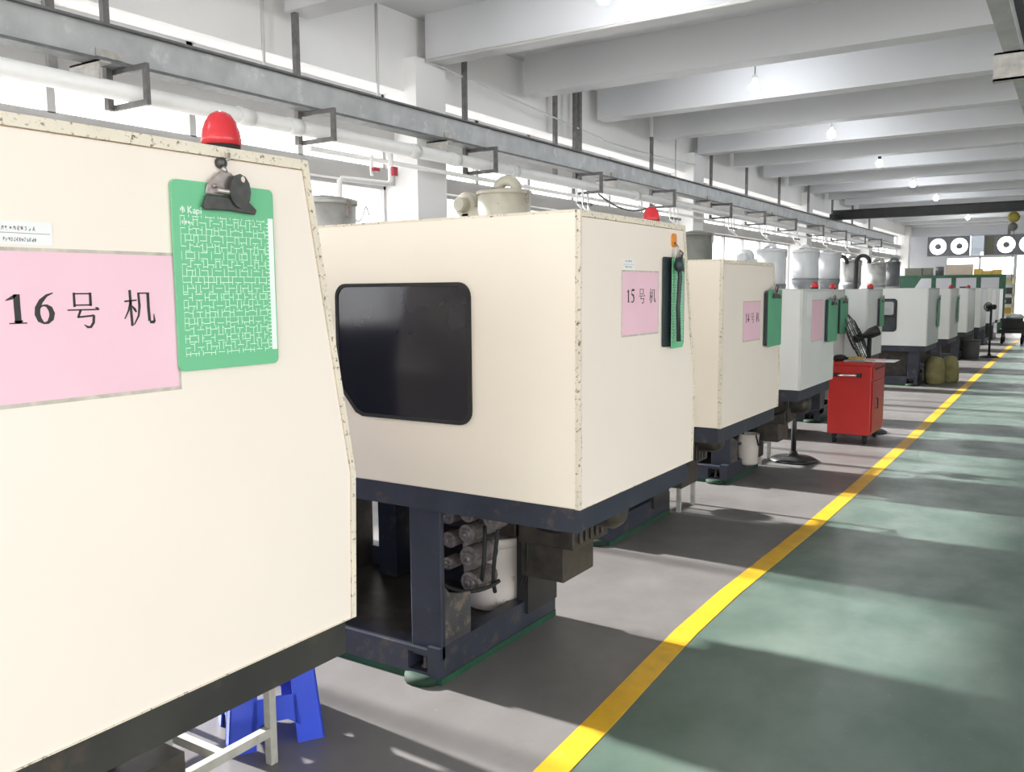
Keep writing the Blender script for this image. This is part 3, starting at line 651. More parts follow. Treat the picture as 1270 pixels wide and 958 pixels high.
# ------------------------------------------------------------------ hopper dryers with blowers
def hopper(x, y, zt, r, m, label, h=0.36, z0=1.36, elbow=True, blower=False, es=1.0, legs=False):
    t = thing('hopper_dryer', label, 'hopper dryer', (x, y, z0), 'hopper dryers standing behind the guards')
    zb = zt - h
    obj('drum', MB().lathe((x, y, 0), [(r * 0.97, zb), (r, zb + 0.01), (r, zt - 0.03), (r * 0.98, zt - 0.025)], 28), m, t)
    obj('lid', MB().lathe((x, y, 0), [(r * 1.06, zt - 0.03), (r * 1.06, zt - 0.005), (r * 0.95, zt), (r * 0.3, zt + 0.018), (0, zt + 0.018)], 28), m, t)
    zc_ = max(z0, zb - 0.36)
    obj('cone', MB().lathe((x, y, 0), [(0.06, z0), (0.05, max(zc_, z0 + 0.01)), (0.05, zc_ + 0.04), (r * 1.0, zb - 0.05 if zb - 0.05 > zc_ + .08 else zb - .01), (r * 1.05, zb)], 24), M_cone, t)
    obj('latch', MB().box(x + r * 0.98, x + r * 1.08, y - 0.012, y + 0.012, zt - 0.09, zt - 0.01), M_steel, t)
    if legs:
        for k in range(3):
            a = k * 2 * PI / 3; obj('leg', MB().bar((x + r * 0.8 * math.cos(a), y + r * 0.8 * math.sin(a), 0), (x + r * 0.8 * math.cos(a), y + r * 0.8 * math.sin(a), zb + 0.02), 0.035), M_cone, t)
    if elbow:
        c = Vector((x + 0.02, y, zt + 0.01)); pth = [c + Vector((-0.02 + es * 0.075 * (1 - math.cos(a)), 0, es * 0.06 * math.sin(a))) + Vector((-0.05, 0, 0.0)) for a in [k * PI / 8 for k in range(9)]]
        obj('elbow_duct', MB().tube([pth[0] + Vector((0, 0, -0.02))] + pth + [pth[-1] + Vector((0, 0, -0.02))], 0.042 * r / 0.2 * es, 12), m, t)
        obj('duct_mouth', MB().lathe(pth[0] + Vector((0, 0, -0.018)), [(0.05 * es, 0), (0.05 * es, 0.03), (0.04 * es, 0.03)], 14), M_blackmetal, t)
    if blower:
        bx = x - (r + 0.14)
        b = MB(); b.lathe((bx, y - 0.10, zt - 0.08), [(0.0, 0.0), (0.045, 0.0), (0.055, 0.015), (0.055, 0.07), (0.085, 0.075), (0.095, 0.09), (0.095, 0.15), (0.08, 0.165), (0.0, 0.165)], 20, 'y', False)
        obj('blower', b, m, t)
        obj('blower_duct', MB().box(bx - 0.02, x - r * 0.9, y - 0.03, y + 0.06, zt - 0.2, zt - 0.1).box(bx - 0.035, bx + 0.035, y - 0.03, y + 0.05, zb - .1, zt - 0.14), m, t)
    return t
hopper(-3.12, 3.15, 2.02, 0.15, M_drum_steel, 'grey hopper drum just right of the nearest machine edge', elbow=False)
hopper(-3.42, 5.2, 2.265, 0.185, M_drum_cream, 'rusty cream hopper dryer with elbow duct and blower behind sign 15 machine', blower=True)
hopper(-2.84, 7.35, 2.06, 0.145, M_drum_grey, 'olive grey hopper drum right behind the sign 15 machine edge', h=0.5, elbow=False)
hopper(-2.85, 9.62, 2.00, 0.155, M_drum_white, 'white hopper dryer with blower above the sign 14 machine edge', h=0.38, blower=True, es=0.6)
hopper(-2.80, 10.85, 2.03, 0.150, M_drum_white, 'white hopper dryer in the middle of the three white ones', h=0.34, es=0.6)
t_h = hopper(-2.93, 12.55, 2.06, 0.155, M_drum_white, 'white hopper dryer, rearmost of the three white ones', h=0.36, z0=0.02, legs=True, es=0.6)
hopper(-3.22, 15.4, 2.03, 0.15, M_drum_steel, 'steel hopper dryer above the windowed white machine', h=0.36)
hopper(-3.36, 18.3, 2.06, 0.17, M_drum_steel, 'dull steel hopper dryer behind the windowed machine', h=0.44)
hopper(-3.60, 21.4, 2.16, 0.16, M_drum_dark, 'dark grey hopper dryer, farthest of the row', h=0.55)
# round air hoses arching beside the steel hopper
for (x, y, z, r, lab) in ((-3.36, 15.2, 2.0, 0.10, 'dark round duct arch left of the far steel hopper'), (-3.02, 15.25, 2.0, 0.10, 'dark round duct arch right of the far steel hopper')):
    o = MB().tube([(x + r * math.cos(a), y, z + r * math.sin(a)) for a in [k * PI / 10 - 0.3 for k in range(13)]] + [(x - r, y, z - 0.3), (x - r, y, 1.36)], 0.03, 8)
    tag(obj('air_duct', o, M_blackmetal), lab, 'duct', 'air ducts by the hoppers')

# ------------------------------------------------------------------ crane rails, hangers, pipe
YR0, YR1 = -2.0, 32.3
t = thing('crane_rail', 'long grey steel crane rail hung along the window wall', 'rail', (-5.44, 0, 3.06))
obj('web', MB().box(-5.46, -5.415, YR0, YR1, 3.085, 3.30), M_rail, t)
obj('top_flange', MB().box(-5.50, -5.375, YR0, YR1, 3.30, 3.316), M_raildark, t)
obj('bottom_flange', MB().box(-5.52, -5.365, YR0, YR1, 3.065, 3.085), M_raildark, t)
for y in (3.55, 7.25, 10.95, 14.6, 18.3, 22.0):
    obj('splice_plate', MB().box(-5.415, -5.403, y - 0.10, y + 0.10, 3.10, 3.15), M_boxgrey, t)
t = thing('crane_rail', 'grey crane rail at the upper right corner of the view', 'rail', (-0.44, 0, 3.06))
obj('web', MB().box(-0.455, -0.435, 0.0, YR1, 3.08, 3.30), M_rail, t)
obj('top_flange', MB().box(-0.50, -0.385, 0.0, YR1, 3.30, 3.316), M_raildark, t)
obj('bottom_flange', MB().box(-0.495, -0.395, 0.0, YR1, 3.06, 3.08), M_rail, t)
def channel_bracket(x0, x1, y, z0, z1, label, poles=()):
    t = thing('rail_bracket', label, 'bracket', (x0, y, z0), 'brackets holding the crane rails')
    obj('channel', MB().box(x0, x1, y, y + 0.012, z0, z1).box(x0, x1, y, y + 0.09, z1 - 0.012, z1).box(x0, x1, y, y + 0.09, z0, z0 + 0.012), M_boxgrey, t)
    for px in poles: obj('hanger_rod', MB().box(px - 0.02, px + 0.02, y + 0.03, y + 0.07, z1, BEAM if abs(((y - 7.11) % 1.85)) < .26 else CEIL), M_bracket, t)
    return t
channel_bracket(-0.545, 0.35, 6.55, 2.885, 3.058, 'pale channel bracket under the right hand crane rail', (0.2,))
for i, y in enumerate((3.42, 7.10, 10.9, 14.45, 18.2, 21.9)):
    lab = ['pale channel bracket under the rail at far left of the view', 'pale channel bracket under the rail at the first column', 'pale channel bracket above the sign 15 machine', 'pale channel bracket on the second column', 'small channel bracket under the far part of the rail', 'farthest small channel bracket under the rail'][i]
    channel_bracket(XC - 0.06 if i not in (1, 3) else XC, -5.34, y, 2.91, 3.063, lab)
# hangers: pole from ceiling plus a U frame carrying the pipe
polesY = [(3.62, 4.3), (5.33, BEAM), (7.70, CEIL), (10.1, CEIL), (12.5, BEAM), (15.05, CEIL), (17.0, CEIL), (19.2, CEIL), (21.6, CEIL), (24.0, CEIL), (26.4, CEIL), (28.8, CEIL)]
labs = ['hanger with pipe bracket behind the near left rail splice', 'hanger with U bracket left of the first column', 'hanger with bracket just right of the first column', 'hanger above the sign 15 machine corner', 'hanger with U bracket right of the red light on sign 15 machine', 'hanger by the second column', 'hanger second past the second column', 'hanger third past the second column', 'hanger with bracket left of the crane bridge end', 'hanger at the crane bridge end', 'hanger first beyond the crane bridge', 'hanger second beyond the crane bridge']
for (y, zt), lab in zip(polesY, labs):
    t = thing('pipe_hanger', lab, 'hanger', (-5.55, y, 2.8), 'steel hangers along the rail and pipe')
    obj('pole', MB().box(-5.575, -5.53, y - 0.022, y + 0.022, 2.80, zt), M_bracket, t)
    obj('bracket_arm', MB().box(-5.575, -5.17, y + 0.022, y + 0.05, 2.80, 2.835).box(-5.21, -5.17, y + 0.022, y + 0.05, 2.835, 3.03).box(-5.53, -5.17, y + 0.022, y + 0.05, 3.03, 3.065), M_bracket, t)
# extra paired posts near the left edge and by the bracket over 15
for (x, y, lab) in ((-5.66, 3.30, 'flat grey post left of the near rail bracket'), (-5.64, 9.75, 'thin grey post beside the hanger over the sign 15 machine'), (-5.58, 10.28, 'dark post right of the hanger over the sign 15 machine')):
    tag(obj('support_post', MB().box(x - 0.02, x + 0.02, y - 0.03, y + 0.03, 2.92, CEIL), M_bracket), lab, 'post', 'ceiling posts by the rail')
t = thing('water_pipe', 'thick white water pipe running along the window wall', 'pipe', (-5.38, 0, 2.90))
obj('pipe_run', MB().tube([(-5.38, -2.0, 2.897), (-5.38, 32.0, 2.897)], 0.06, 16), M_pvc, t)
for y in (2.4, 4.55, 5.05, 6.55, 7.2, 8.3, 11.5, 13.5): obj('coupling', MB().tube([(-5.38, y, 2.897), (-5.38, y + 0.13, 2.897)], 0.068, 16), M_pvc, t)
t = thing('water_pipe', 'thin white return pipe below the thick one', 'pipe', (-5.5, 0, 2.76))
obj('pipe_run', MB().tube([(-5.50, 5.4, 2.775), (-5.50, 31.0, 2.775)], 0.022, 10), M_pvc, t)
# valve drops
def drop(y, label, first=False):
    t = thing('valve_drop', label, 'pipe', (-5.5, y, 2.3), 'valved pipe drops')
    if first:
        obj('pipe_run', MB().tube([(-5.44, 6.36, 2.86), (-5.44, 6.36, 2.60), (-5.46, 6.34, 2.57), (-5.47, 5.74, 2.56), (-5.48, 5.72, 2.54), (-5.48, 5.71, 1.95)], 0.024, 10), M_pvc, t)
        obj('pipe_run', MB().tube([(-5.44, 6.10, 2.80), (-5.44, 6.10, 2.62)], 0.018, 10), M_pvc, t)
        obj('valve_handle', MB().box(-5.41, -5.38, 6.33, 6.39, 2.64, 2.72), M_valvered, t); obj('valve_handle', MB().box(-5.42, -5.39, 6.07, 6.15, 2.655, 2.685), M_valvered, t)
    else:
        for k, dy in enumerate((0.0, 0.16, 0.30)):
            obj('pipe_run', MB().tube([(-5.42, y + dy, 2.85), (-5.40, y + dy, 2.66 - 0.03 * k), (-5.35, y + dy + 0.03, 2.60 - 0.03 * k)], 0.016, 8), M_pvc, t)
            obj('valve_handle', MB().box(-5.40, -5.36, y + dy - 0.03, y + dy + 0.03, 2.655, 2.69), M_bracket, t)
drop(6.0, 'white pipe drop with red valve handles left of the first column', True)
for y, lab in ((9.9, 'cluster of valves on the pipe above the sign 15 corner'), (12.9, 'cluster of valves right of the second column hanger'), (15.6, 'cluster of valves over the olive hopper'), (17.6, 'cluster of valves over the white blower'), (19.9, 'cluster of valves over the white hoppers'), (22.6, 'farther cluster of valves'), (25.0, 'farthest cluster of valves')):
    drop(y, lab)
# wall conduit, cables
tag(obj('conduit', MB().tube([(XC + 0.03, 7.08, BEAM - 0.015), (4.5, 7.08, BEAM - 0.015)], 0.014, 8), M_conduit), 'thin white conduit along the edge of the first ceiling beam', 'conduit')
def catenary(a, b, sag, n=12):
    a = Vector(a); b = Vector(b); return [a.lerp(b, k / n) - Vector((0, 0, sag * 4 * (k / n) * (1 - k / n))) for k in range(n + 1)]
tag(obj('cable', MB().tube(catenary((-5.56, 7.2, 3.84), (-5.58, 10.9, 3.62), 0.0) + catenary((-5.58, 10.95, 3.6), (-5.56, 14.3, 3.66), 0.02), 0.010, 6), M_conduit), 'grey cable strung along the wall beam past the first column', 'cable')
for y, lab in ((6.55, 'thin conduit dropping left of the first column'), (5.15, 'thin conduit on the wall beam above the near rail'), (13.9, 'thin pipe left of the second column')):
    tag(obj('conduit', MB().tube([(XC - 0.14, y, CEIL), (XC - 0.14, y, 3.2)], 0.014, 8), M_conduit), lab, 'conduit', 'vertical wall conduits')
lp = []
for k in range(40):
    u = k / 39; lp.append((XC - 0.2, 5.95 + 0.5 * u, 2.40 - 0.16 * abs(math.sin(u * PI * 2.2)) * (1 if k % 2 else 1)))
tag(obj('cable', MB().tube(lp, 0.008, 6), M_frame), 'looped grey cable hanging on the white window left of the first column', 'cable')
tag(obj('hose', MB().tube(catenary((-5.36, 10.4, 2.82), (-5.36, 12.2, 2.82), 0.14), 0.014, 8), M_bracket), 'grey hose sagging below the pipe above sign 15 machine', 'hose')

# crane bridge and hoist
t = thing('crane_bridge', 'dark steel crane bridge spanning below the far ceiling beams', 'crane', (-3.0, 24.0, 3.32))
obj('bridge_beam', MB().box(-5.52, -0.35, 23.93, 23.96, 3.34, 3.56).box(-5.52, -0.35, 23.86, 24.04, 3.56, 3.58).box(-5.52, -0.35, 23.86, 24.04, 3.335, 3.355), M_blackmetal, t)
obj('end_carriage', MB().box(-5.50, -5.38, 23.5, 24.4, 3.318, 3.46), M_blackmetal, t)
obj('end_carriage', MB().box(-0.50, -0.38, 23.5, 24.4, 3.318, 3.46), M_blackmetal, t)
t = thing('chain_hoist', 'yellow chain hoist hanging from the crane bridge', 'hoist', (-1.41, 24.0, 3.1))
obj('hoist_body', MB().lathe((-1.41, 23.82, 3.205), [(0.0, 0), (0.09, 0.0), (0.125, 0.03), (0.125, 0.18), (0.09, 0.21), (0, 0.21)], 18, 'y'), M_hoist, t)
obj('pulley', MB().lathe((-1.42, 23.87, 2.98), [(0.0, 0), (0.09, 0.0), (0.10, 0.03), (0.10, 0.08), (0.0, 0.10)], 18, 'y').box(-1.52, -1.46, 23.88, 23.96, 2.78, 2.98), M_bracket, t)
obj('chain', MB().box(-1.415, -1.395, 23.9, 23.92, 3.05, 3.1).box(-1.40, -1.385, 23.9, 23.915, 1.7, 2.98), M_bracket, t)

# ------------------------------------------------------------------ ceiling lamps
lampY = [(-1.1, ''), (2.55, ''), (6.25, ''), (9.95, ''), (13.55, ''), (17.2, ''), (21.0, ''), (24.6, ''), (28.4, ''), (32.0, '')]  # first three lamps added for light only
lamp_lab = {-1.1: 'added unseen ceiling lamp behind the camera', 2.55: 'added unseen ceiling lamp above the nearest machine', 6.25: 'added ceiling lamp at the top edge near the first column', 9.95: 'nearest visible bare ceiling lamp', 13.55: 'second nearest bare ceiling lamp', 17.2: 'ceiling lamp with a black holder', 21.0: 'fourth ceiling lamp along the aisle', 24.6: 'ceiling lamp beside the crane bridge', 28.4: 'ceiling lamp beyond the crane bridge', 32.0: 'farthest ceiling lamp near the fan wall'}
def lamp(x, y, z, label, holder=False):
    t = thing('ceiling_lamp', label, 'lamp', (x, y, z), 'bare ceiling lamps over the machines')
    obj('wire', MB().tube([(x, y, z + 0.12), (x, y, CEIL)], 0.006, 6), M_bracket, t)
    obj('socket', MB().lathe((x, y, z), [(0.022, 0.05), (0.03, 0.06), (0.03, 0.12), (0.012, 0.13)], 12), M_blackmetal if holder else M_pvc, t)
    if holder: obj('holder', MB().box(x - 0.05, x + 0.05, y - 0.05, y + 0.05, z + 0.14, z + 0.22), M_blackmetal, t)
    obj('bulb', MB().lathe((x, y, z), [(0.0, -0.075), (0.035, -0.065), (0.055, -0.03), (0.05, 0.02), (0.025, 0.055)], 12), M_bulb, t)
for y, _ in lampY:
    lamp(-3.18, y, 3.82, lamp_lab[y], holder=(y == 17.2))
for y, w_ in ((9.95, 'nearest'), (17.2, 'second'), (24.6, 'third'), (32.0, 'farthest')): lamp(2.4, y, 3.82, w_ + ' added ceiling lamp over the unseen right side of the hall')  # extra row added out of view to light the hall

# ------------------------------------------------------------------ objects on the floor
# blue plastic stool
def stool(cx, cy, rot, label):
    t = thing('stool', label, 'stool', (0, 0, 0))
    H, b, a = 0.43, 0.165, 0.125
    def off(z): return b + (a - b) * z / H
    M_ = M_bluestool
    obj('seat', MB().prism(rrect(-a - 0.01, a + 0.01, -a - 0.01, a + 0.01, 0.03, 5), H, H + 0.025, 'xy'), M_, t, bevel=0.006)
    for k in range(4):
        R_ = Matrix.Rotation(k * PI / 2, 4, 'Z')
        def quad(mb, u0z, th=0.006):
            # polygon (u, z) on the sloping side, u as fraction-free metres
            out = [(R_ @ Vector((off(z) - 0.0, u, z)), R_ @ Vector((off(z) - th, u, z))) for u, z in u0z]
            A = [mb.bm.verts.new(p) for p, _ in out]; B = [mb.bm.verts.new(q_) for _, q_ in out]; n = len(out)
            mb.bm.faces.new(A); mb.bm.faces.new(list(reversed(B)))
            for i in range(n): mb.bm.faces.new((A[i], B[i], B[(i + 1) % n], A[(i + 1) % n]))
        mb = MB()
        w0, w1 = 0.095, 0.08
        quad(mb, [(-off(0), 0), (-off(0) + w0, 0), (-off(H) + w1, H), (-off(H), H)])
        # the neighbouring half of the corner leg
        R_prev = R_; R_ = Matrix.Rotation((k - 1) * PI / 2, 4, 'Z')
        quad(mb, [(off(0), 0), (off(H), H), (off(H) - w1, H), (off(0) - w0, 0)])
        R_ = R_prev
        obj('leg', mb, M_, t)
        mb = MB(); e0 = off(0.12) - w0 + 0.012
        quad(mb, [(-e0 - .015, 0.06), (-e0 + 0.03, 0.09), (e0 - 0.03, 0.09), (e0 + .015, 0.06), (e0, 0.175), (-e0, 0.175)])
        obj('cross_bar', mb, M_, t)
        mb = MB(); quad(mb, [(-0.06, 0.37), (0.06, 0.37), (0.06, H), (-0.06, H)]); obj('apron', mb, M_, t)
    t.location = (cx, cy, 0); t.rotation_euler = (0, 0, rot)
    return t
stool(-2.40, 2.065, math.radians(-33), 'blue plastic stool under the nearest machine')

def tube_stand(x0, x1, y0, y1, h, zlow, label, bag=False):
    t = thing('tube_stand', label, 'stand', (x1, y1, 0), 'grey square tube stands')
    for x in (x0, x1):
        for y in (y0, y1): obj('leg', MB().box(x - 0.014, x + 0.014, y - 0.014, y + 0.014, 0, h), M_tube, t)
    for x in (x0, x1): obj('side_rail', MB().box(x - 0.014, x + 0.014, y0 + .014, y1 - .014, zlow, zlow + 0.03), M_tube, t)
    for x in (x0, x1): obj('top_rail', MB().box(x - 0.014, x + 0.014, y0 + .014, y1 - .014, h - 0.03, h), M_tube, t)
    ym = (y0 + y1) / 2
    obj('cross_rail', MB().box(x0 + .014, x1 - .014, ym - 0.014, ym + 0.014, zlow, zlow + 0.03), M_tube, t)
    obj('top_rail', MB().box(x0 + .014, x1 - .014, ym - 0.014, ym + 0.014, h - 0.03, h), M_tube, t)
    return t
tube_stand(-2.66, -2.20, 1.50, 1.895, 0.62, 0.10, 'grey square tube stand in front of the blue stool')
tube_stand(-2.75, -2.32, 5.75, 6.02, 0.64, 0.17, 'grey square tube stand behind the sign 15 machine')
tube_stand(-2.75, -2.35, 7.72, 8.0, 0.62, 0.17, 'grey square tube stand by the black fan base')
o = MB(); o.lathe((-2.45, 5.885, 0.20), [(0.02, 0.0), (0.12, 0.0), (0.14, 0.05), (0.10, 0.10), (0.05, 0.115), (0, 0.12)], 10); tag(obj('plastic_bag', o, M_paper), 'crumpled white plastic bag resting on the tube stand', 'bag')
# white bucket in the tray
t = thing('bucket', 'dirty white plastic bucket under the sign 15 machine', 'bucket', (-2.265, 3.33, 0.10))
obj('bucket_body', MB().lathe((-2.265, 3.33, 0.10), [(0.125, 0.0), (0.138, 0.012), (0.143, 0.10), (0.147, 0.24), (0.15, 0.34), (0.146, 0.34), (0.14, 0.20), (0.13, 0.02), (0, 0.015)], 24), M_bucket, t)
obj('rim', MB().lathe((-2.265, 3.33, 0.10), [(0.15, 0.30), (0.158, 0.305), (0.158, 0.34), (0.15, 0.345)], 24), M_bucket, t)
t = thing('bucket', 'pale bucket below the sign 14 machine skirt', 'bucket', (-2.22, 7.28, 0.165))
obj('bucket_body', MB().lathe((-2.29, 7.2, 0.0), [(0.072, 0.10), (0.08, 0.115), (0.088, 0.36), (0.082, 0.36), (0, 0.13)], 20), M_bucket, t)
obj('bucket_handle', MB().tube([(-2.21, 7.15, 0.36), (-2.195, 7.17, 0.27), (-2.195, 7.21, 0.26), (-2.21, 7.24, 0.36)], 0.006, 6), M_rubber, t)

# pedestal fans
def fan(x, y, pole_h, label, head=True, face=0.0, base_r=0.21, tilt=0.0, r=0.26, shift=0.0):
    t = thing('pedestal_fan', label, 'fan', (x, y, 0), 'black pedestal fans')
    obj('base', MB().lathe((x, y, 0), [(base_r, 0), (base_r, 0.015), (base_r * 0.8, 0.035), (0.05, 0.045), (0.03, 0.09), (0, 0.09)], 28), M_blackmetal, t)
    obj('pole', MB().tube([(x, y, 0.05), (x, y, pole_h)], 0.024, 12), M_blackmetal, t)
    if head:
        R_ = Matrix.Rotation(face, 4, 'Z') @ Matrix.Rotation(tilt, 4, 'Y'); c = Vector((x, y, pole_h + 0.03))
        def place(mb, sh=None):
            sh = shift if sh is None else sh
            for v in mb.bm.verts: v.co = c + (R_ @ (v.co + Vector((sh, 0, 0))))
            return mb
        obj('motor', place(MB().lathe((0, 0, 0), [(0, -0.11 - shift), (0.045, -0.105 - shift), (0.058, -0.09 - shift), (0.058, -0.01 - shift), (0.03, 0.0), (0.03, 0.02), (0, 0.02)], 18, 'x')), M_blackmetal, t)
        g = MB()
        for rr, xx in ((r, 0.06), (r, 0.10), (r * 0.7, 0.135), (r * 0.7, 0.03), (r * 0.35, 0.15), (r * 0.35, 0.02)):
            g.tube([(xx, rr * math.cos(a), rr * math.sin(a)) for a in [k * PI / 12 for k in range(25)]], 0.0055, 5)
        for k in range(16):
            a = k * PI / 8; ca, sa = math.cos(a), math.sin(a)
            g.tube([(0.02, 0.04 * ca, 0.04 * sa), (0.03, r * .7 * ca, r * .7 * sa), (0.06, r * ca, r * sa), (0.10, r * ca, r * sa), (0.135, r * .7 * ca, r * .7 * sa), (0.15, 0.04 * ca, 0.04 * sa)], 0.003, 4)
        obj('cage', place(g), M_blackmetal, t)
        for k in range(3):
            b = MB(); a0 = k * 2 * PI / 3
            P = [(0.07 + 0.02 * math.sin(a - a0 - .5), rr * math.cos(a), rr * math.sin(a)) for rr, a in ((0.05, a0), (r * .5, a0 - .05), (r * .9, a0 + .1), (r * .92, a0 + .9), (r * .5, a0 + 1.0), (0.05, a0 + 1.0))]
            A = [b.bm.verts.new(p) for p in P]; B = [b.bm.verts.new((p[0] + 0.006, p[1], p[2])) for p in P]; n = len(P)
            b.bm.faces.new(A); b.bm.faces.new(list(reversed(B)))
            for i in range(n): b.bm.faces.new((A[i], B[i], B[(i + 1) % n], A[(i + 1) % n]))
            obj('blade', place(b), M_chrome, t)
        obj('hub', place(MB().lathe((0, 0, 0), [(0.045, 0.02), (0.045, 0.10), (0.03, 0.115), (0, 0.118)], 14, 'x')), M_blackmetal, t)
    return t
fan(-2.14, 8.05, 0.62, 'black fan on round base between the sign 14 machine and red cart', face=PI * 0.5, r=0.14)
fan(-1.90, 10.08, 1.05, 'black tilted fan behind the red tool cart', face=PI * 1.055, tilt=0.42, r=0.28, shift=0.06)
fan(-1.66, 22.3, 1.10, 'small black fan standing far along the yellow line', face=PI * 0.8, r=0.10, base_r=0.2)

# red tool cart
cx0, cx1, cy0, cy1 = -2.115, -1.70, 9.2, 9.86
t = thing('tool_cart', 'red steel tool cart on castors beside the yellow line', 'cart', ((cx0 + cx1) / 2, (cy0 + cy1) / 2, 0))
obj('cabinet', MB().box(cx0, cx1, cy0, cy1, 0.095, 0.80), M_redcart, t, bevel=0.01)
obj('top_rim', MB().ring([(cx0 - .01, cy0 - .01), (cx1 + .01, cy0 - .01), (cx1 + .01, cy1 + .01), (cx0 - .01, cy1 + .01)], [(cx0 + .01, cy0 + .01), (cx1 - .01, cy0 + .01), (cx1 - .01, cy1 - .01), (cx0 + .01, cy1 - .01)], 0.80, 0.83, 'xy'), M_redcart, t)
obj('handle', MB().tube([(cx0 + 0.10, cy0 - 0.045, 0.70), (cx1 - 0.13, cy0 - 0.045, 0.705)], 0.012, 10), M_chrome, t)
for xx in (cx0 + 0.085, cx1 - 0.115): obj('handle_bracket', MB().box(xx - 0.02, xx + 0.02, cy0 - 0.055, cy0 + 0.001, 0.685, 0.722), M_rubber, t)
d = obj('door', MB().box(cx1, cx1 + 0.012, cy0 + 0.04, cy1 - 0.04, 0.13, 0.64), M_redcart, t, bevel=0.004)
obj('door_handle', MB().tube([(cx1 + 0.012, cy0 + 0.2, 0.36), (cx1 + 0.03, cy0 + 0.2, 0.36), (cx1 + 0.03, cy0 + 0.2, 0.46), (cx1 + 0.012, cy0 + 0.2, 0.46)], 0.006, 6), M_rubber, d)
d = obj('drawer', MB().box(cx1, cx1 + 0.014, cy0 + 0.04, cy1 - 0.04, 0.66, 0.785), M_redcart, t, bevel=0.004)
obj('drawer_handle', MB().box(cx1 + 0.014, cx1 + 0.024, cy0 + 0.12, cy1 - 0.12, 0.755, 0.77), M_blackmetal, d)
for xx in (cx0 + 0.06, cx1 - 0.06):
    for yy in (cy0 + 0.07, cy1 - 0.07):
        mb = MB().lathe((xx - 0.015, yy, 0.035), [(0, 0), (0.035, 0), (0.035, 0.03), (0, 0.03)], 14, 'x').box(xx - 0.022, xx + 0.022, yy - 0.02, yy + 0.02, 0.06, 0.095); obj('castor', mb, M_rubber, t)
# things on the cart
tag(obj('paper_sheet', MB().box(-1.90, -1.52, 9.35, 9.66, 0.831, 0.838), M_paper), 'white sheet sticking out over the cart edge', 'paper')
tag(obj('metal_bar', MB().box(-1.98, -1.78, 9.24, 9.30, 0.832, 0.85), M_chrome), 'bright metal bar lying on the red cart top', 'tool')
tag(obj('wooden_block', MB().box(-1.97, -1.83, 9.4, 9.55, 0.84, 0.865), M_yellowbin, bevel=0.004), 'small yellow block on the red cart top', 'block')
tag(obj('tool_pouch', MB().lathe((-2.06, 9.45, 0.83), [(0.07, 0), (0.08, 0.02), (0.05, 0.05), (0, 0.06)], 10), M_rubber), 'black lump of tools at the left of the cart top', 'tool')
tag(obj('wrench', MB().box(-1.93, -1.70, 9.225, 9.245, 0.851, 0.862).lathe((-1.70, 9.235, 0.85), [(0.0, 0), (0.022, 0), (0.022, 0.012), (0, 0.012)], 8), M_chrome), 'steel wrench across the front of the cart top', 'tool')

# sacks, bins by the far machines
def sack(x, y, w, h, label):
    mb = MB(); n = 14
    prof = [(0.8, 0), (1.0, 0.08), (1.02, 0.4), (0.95, 0.75), (0.7, 0.95), (0.3, 1.0), (0.0, 1.0)]
    mb.lathe((x, y, 0), [(w * r, h * z) for r, z in prof], n)
    for v in mb.bm.verts:
        a = math.atan2(v.co.y - y, v.co.x - x); k = 1 + 0.05 * math.sin(5 * a + x * 7) + 0.04 * math.sin(3 * a + v.co.z * 14)
        v.co.x = x + (v.co.x - x) * k; v.co.y = y + (v.co.y - y) * k
    tag(obj('sack', mb, M_bag), label, 'sack', 'olive sacks by the windowed machine')
sack(-1.94, 15.72, 0.155, 0.45, 'olive yellow sack at left by the windowed machine'); sack(-1.76, 16.15, 0.13, 0.44, 'olive yellow sack at right, nearer the yellow line')
t = thing('bin', 'grey plastic bin under the far white machines', 'bin', (-2.0, 21.85, 0))
obj('bin_body', MB().lathe((-2.0, 21.85, 0), [(0.17, 0), (0.18, 0.02), (0.20, 0.40), (0.19, 0.40), (0.17, 0.03), (0, 0.03)], 18), M_bin, t)
obj('rim', MB().lathe((-2.0, 21.85, 0), [(0.20, 0.38), (0.21, 0.39), (0.21, 0.415), (0.195, 0.415)], 18), M_bin, t)

# ------------------------------------------------------------------ far end: exhaust fans, green rack, shelf, cart
def exhaust(x, label):
    s = 0.36 if x > -3 else 0.367; zc = 3.155
    t = thing('exhaust_fan', label, 'fan', (x, YF + 0.05, zc - s), 'exhaust fans in the far wall')
    sq = [(x + s * c * (1 if abs(c) > .7 else 1), 0) for c in ()]
    n = 24; circ = [(x + 0.30 * math.cos(k * 2 * PI / n), zc + 0.31 * math.sin(k * 2 * PI / n)) for k in range(n)]
    outer = []
    for k in range(n):
        a = k * 2 * PI / n; c, d = math.cos(a), math.sin(a); q_ = max(abs(c), abs(d)); outer.append((x + s * c / q_, zc + 0.375 * d / q_))
    obj('housing', MB().ring(outer, circ, YF + 0.02, YF + 0.12, 'xz'), M_fanwhite, t)
    obj('hub', MB().lathe((x, YF + 0.04, zc), [(0, 0), (0.10, 0), (0.11, 0.03), (0.11, 0.10), (0, 0.10)], 16, 'y'), M_fanwhite, t)
    st = MB()
    for k in range(3):
        a = k * 2 * PI / 3 + PI / 2; st.bar((x + 0.1 * math.cos(a), YF + 0.1, zc + 0.1 * math.sin(a)), (x + 0.31 * math.cos(a), YF + 0.1, zc + 0.31 * math.sin(a)), 0.014)
    obj('stay', st, M_fanwhite, t)
exhaust(-4.763, 'round exhaust fan at the left end of the far wall row'); exhaust(-4.02, 'round exhaust fan second from left in the far wall')
exhaust(-2.44, 'round exhaust fan right of the olive mesh panel'); exhaust(-1.72, 'round exhaust fan at the right edge of the view')
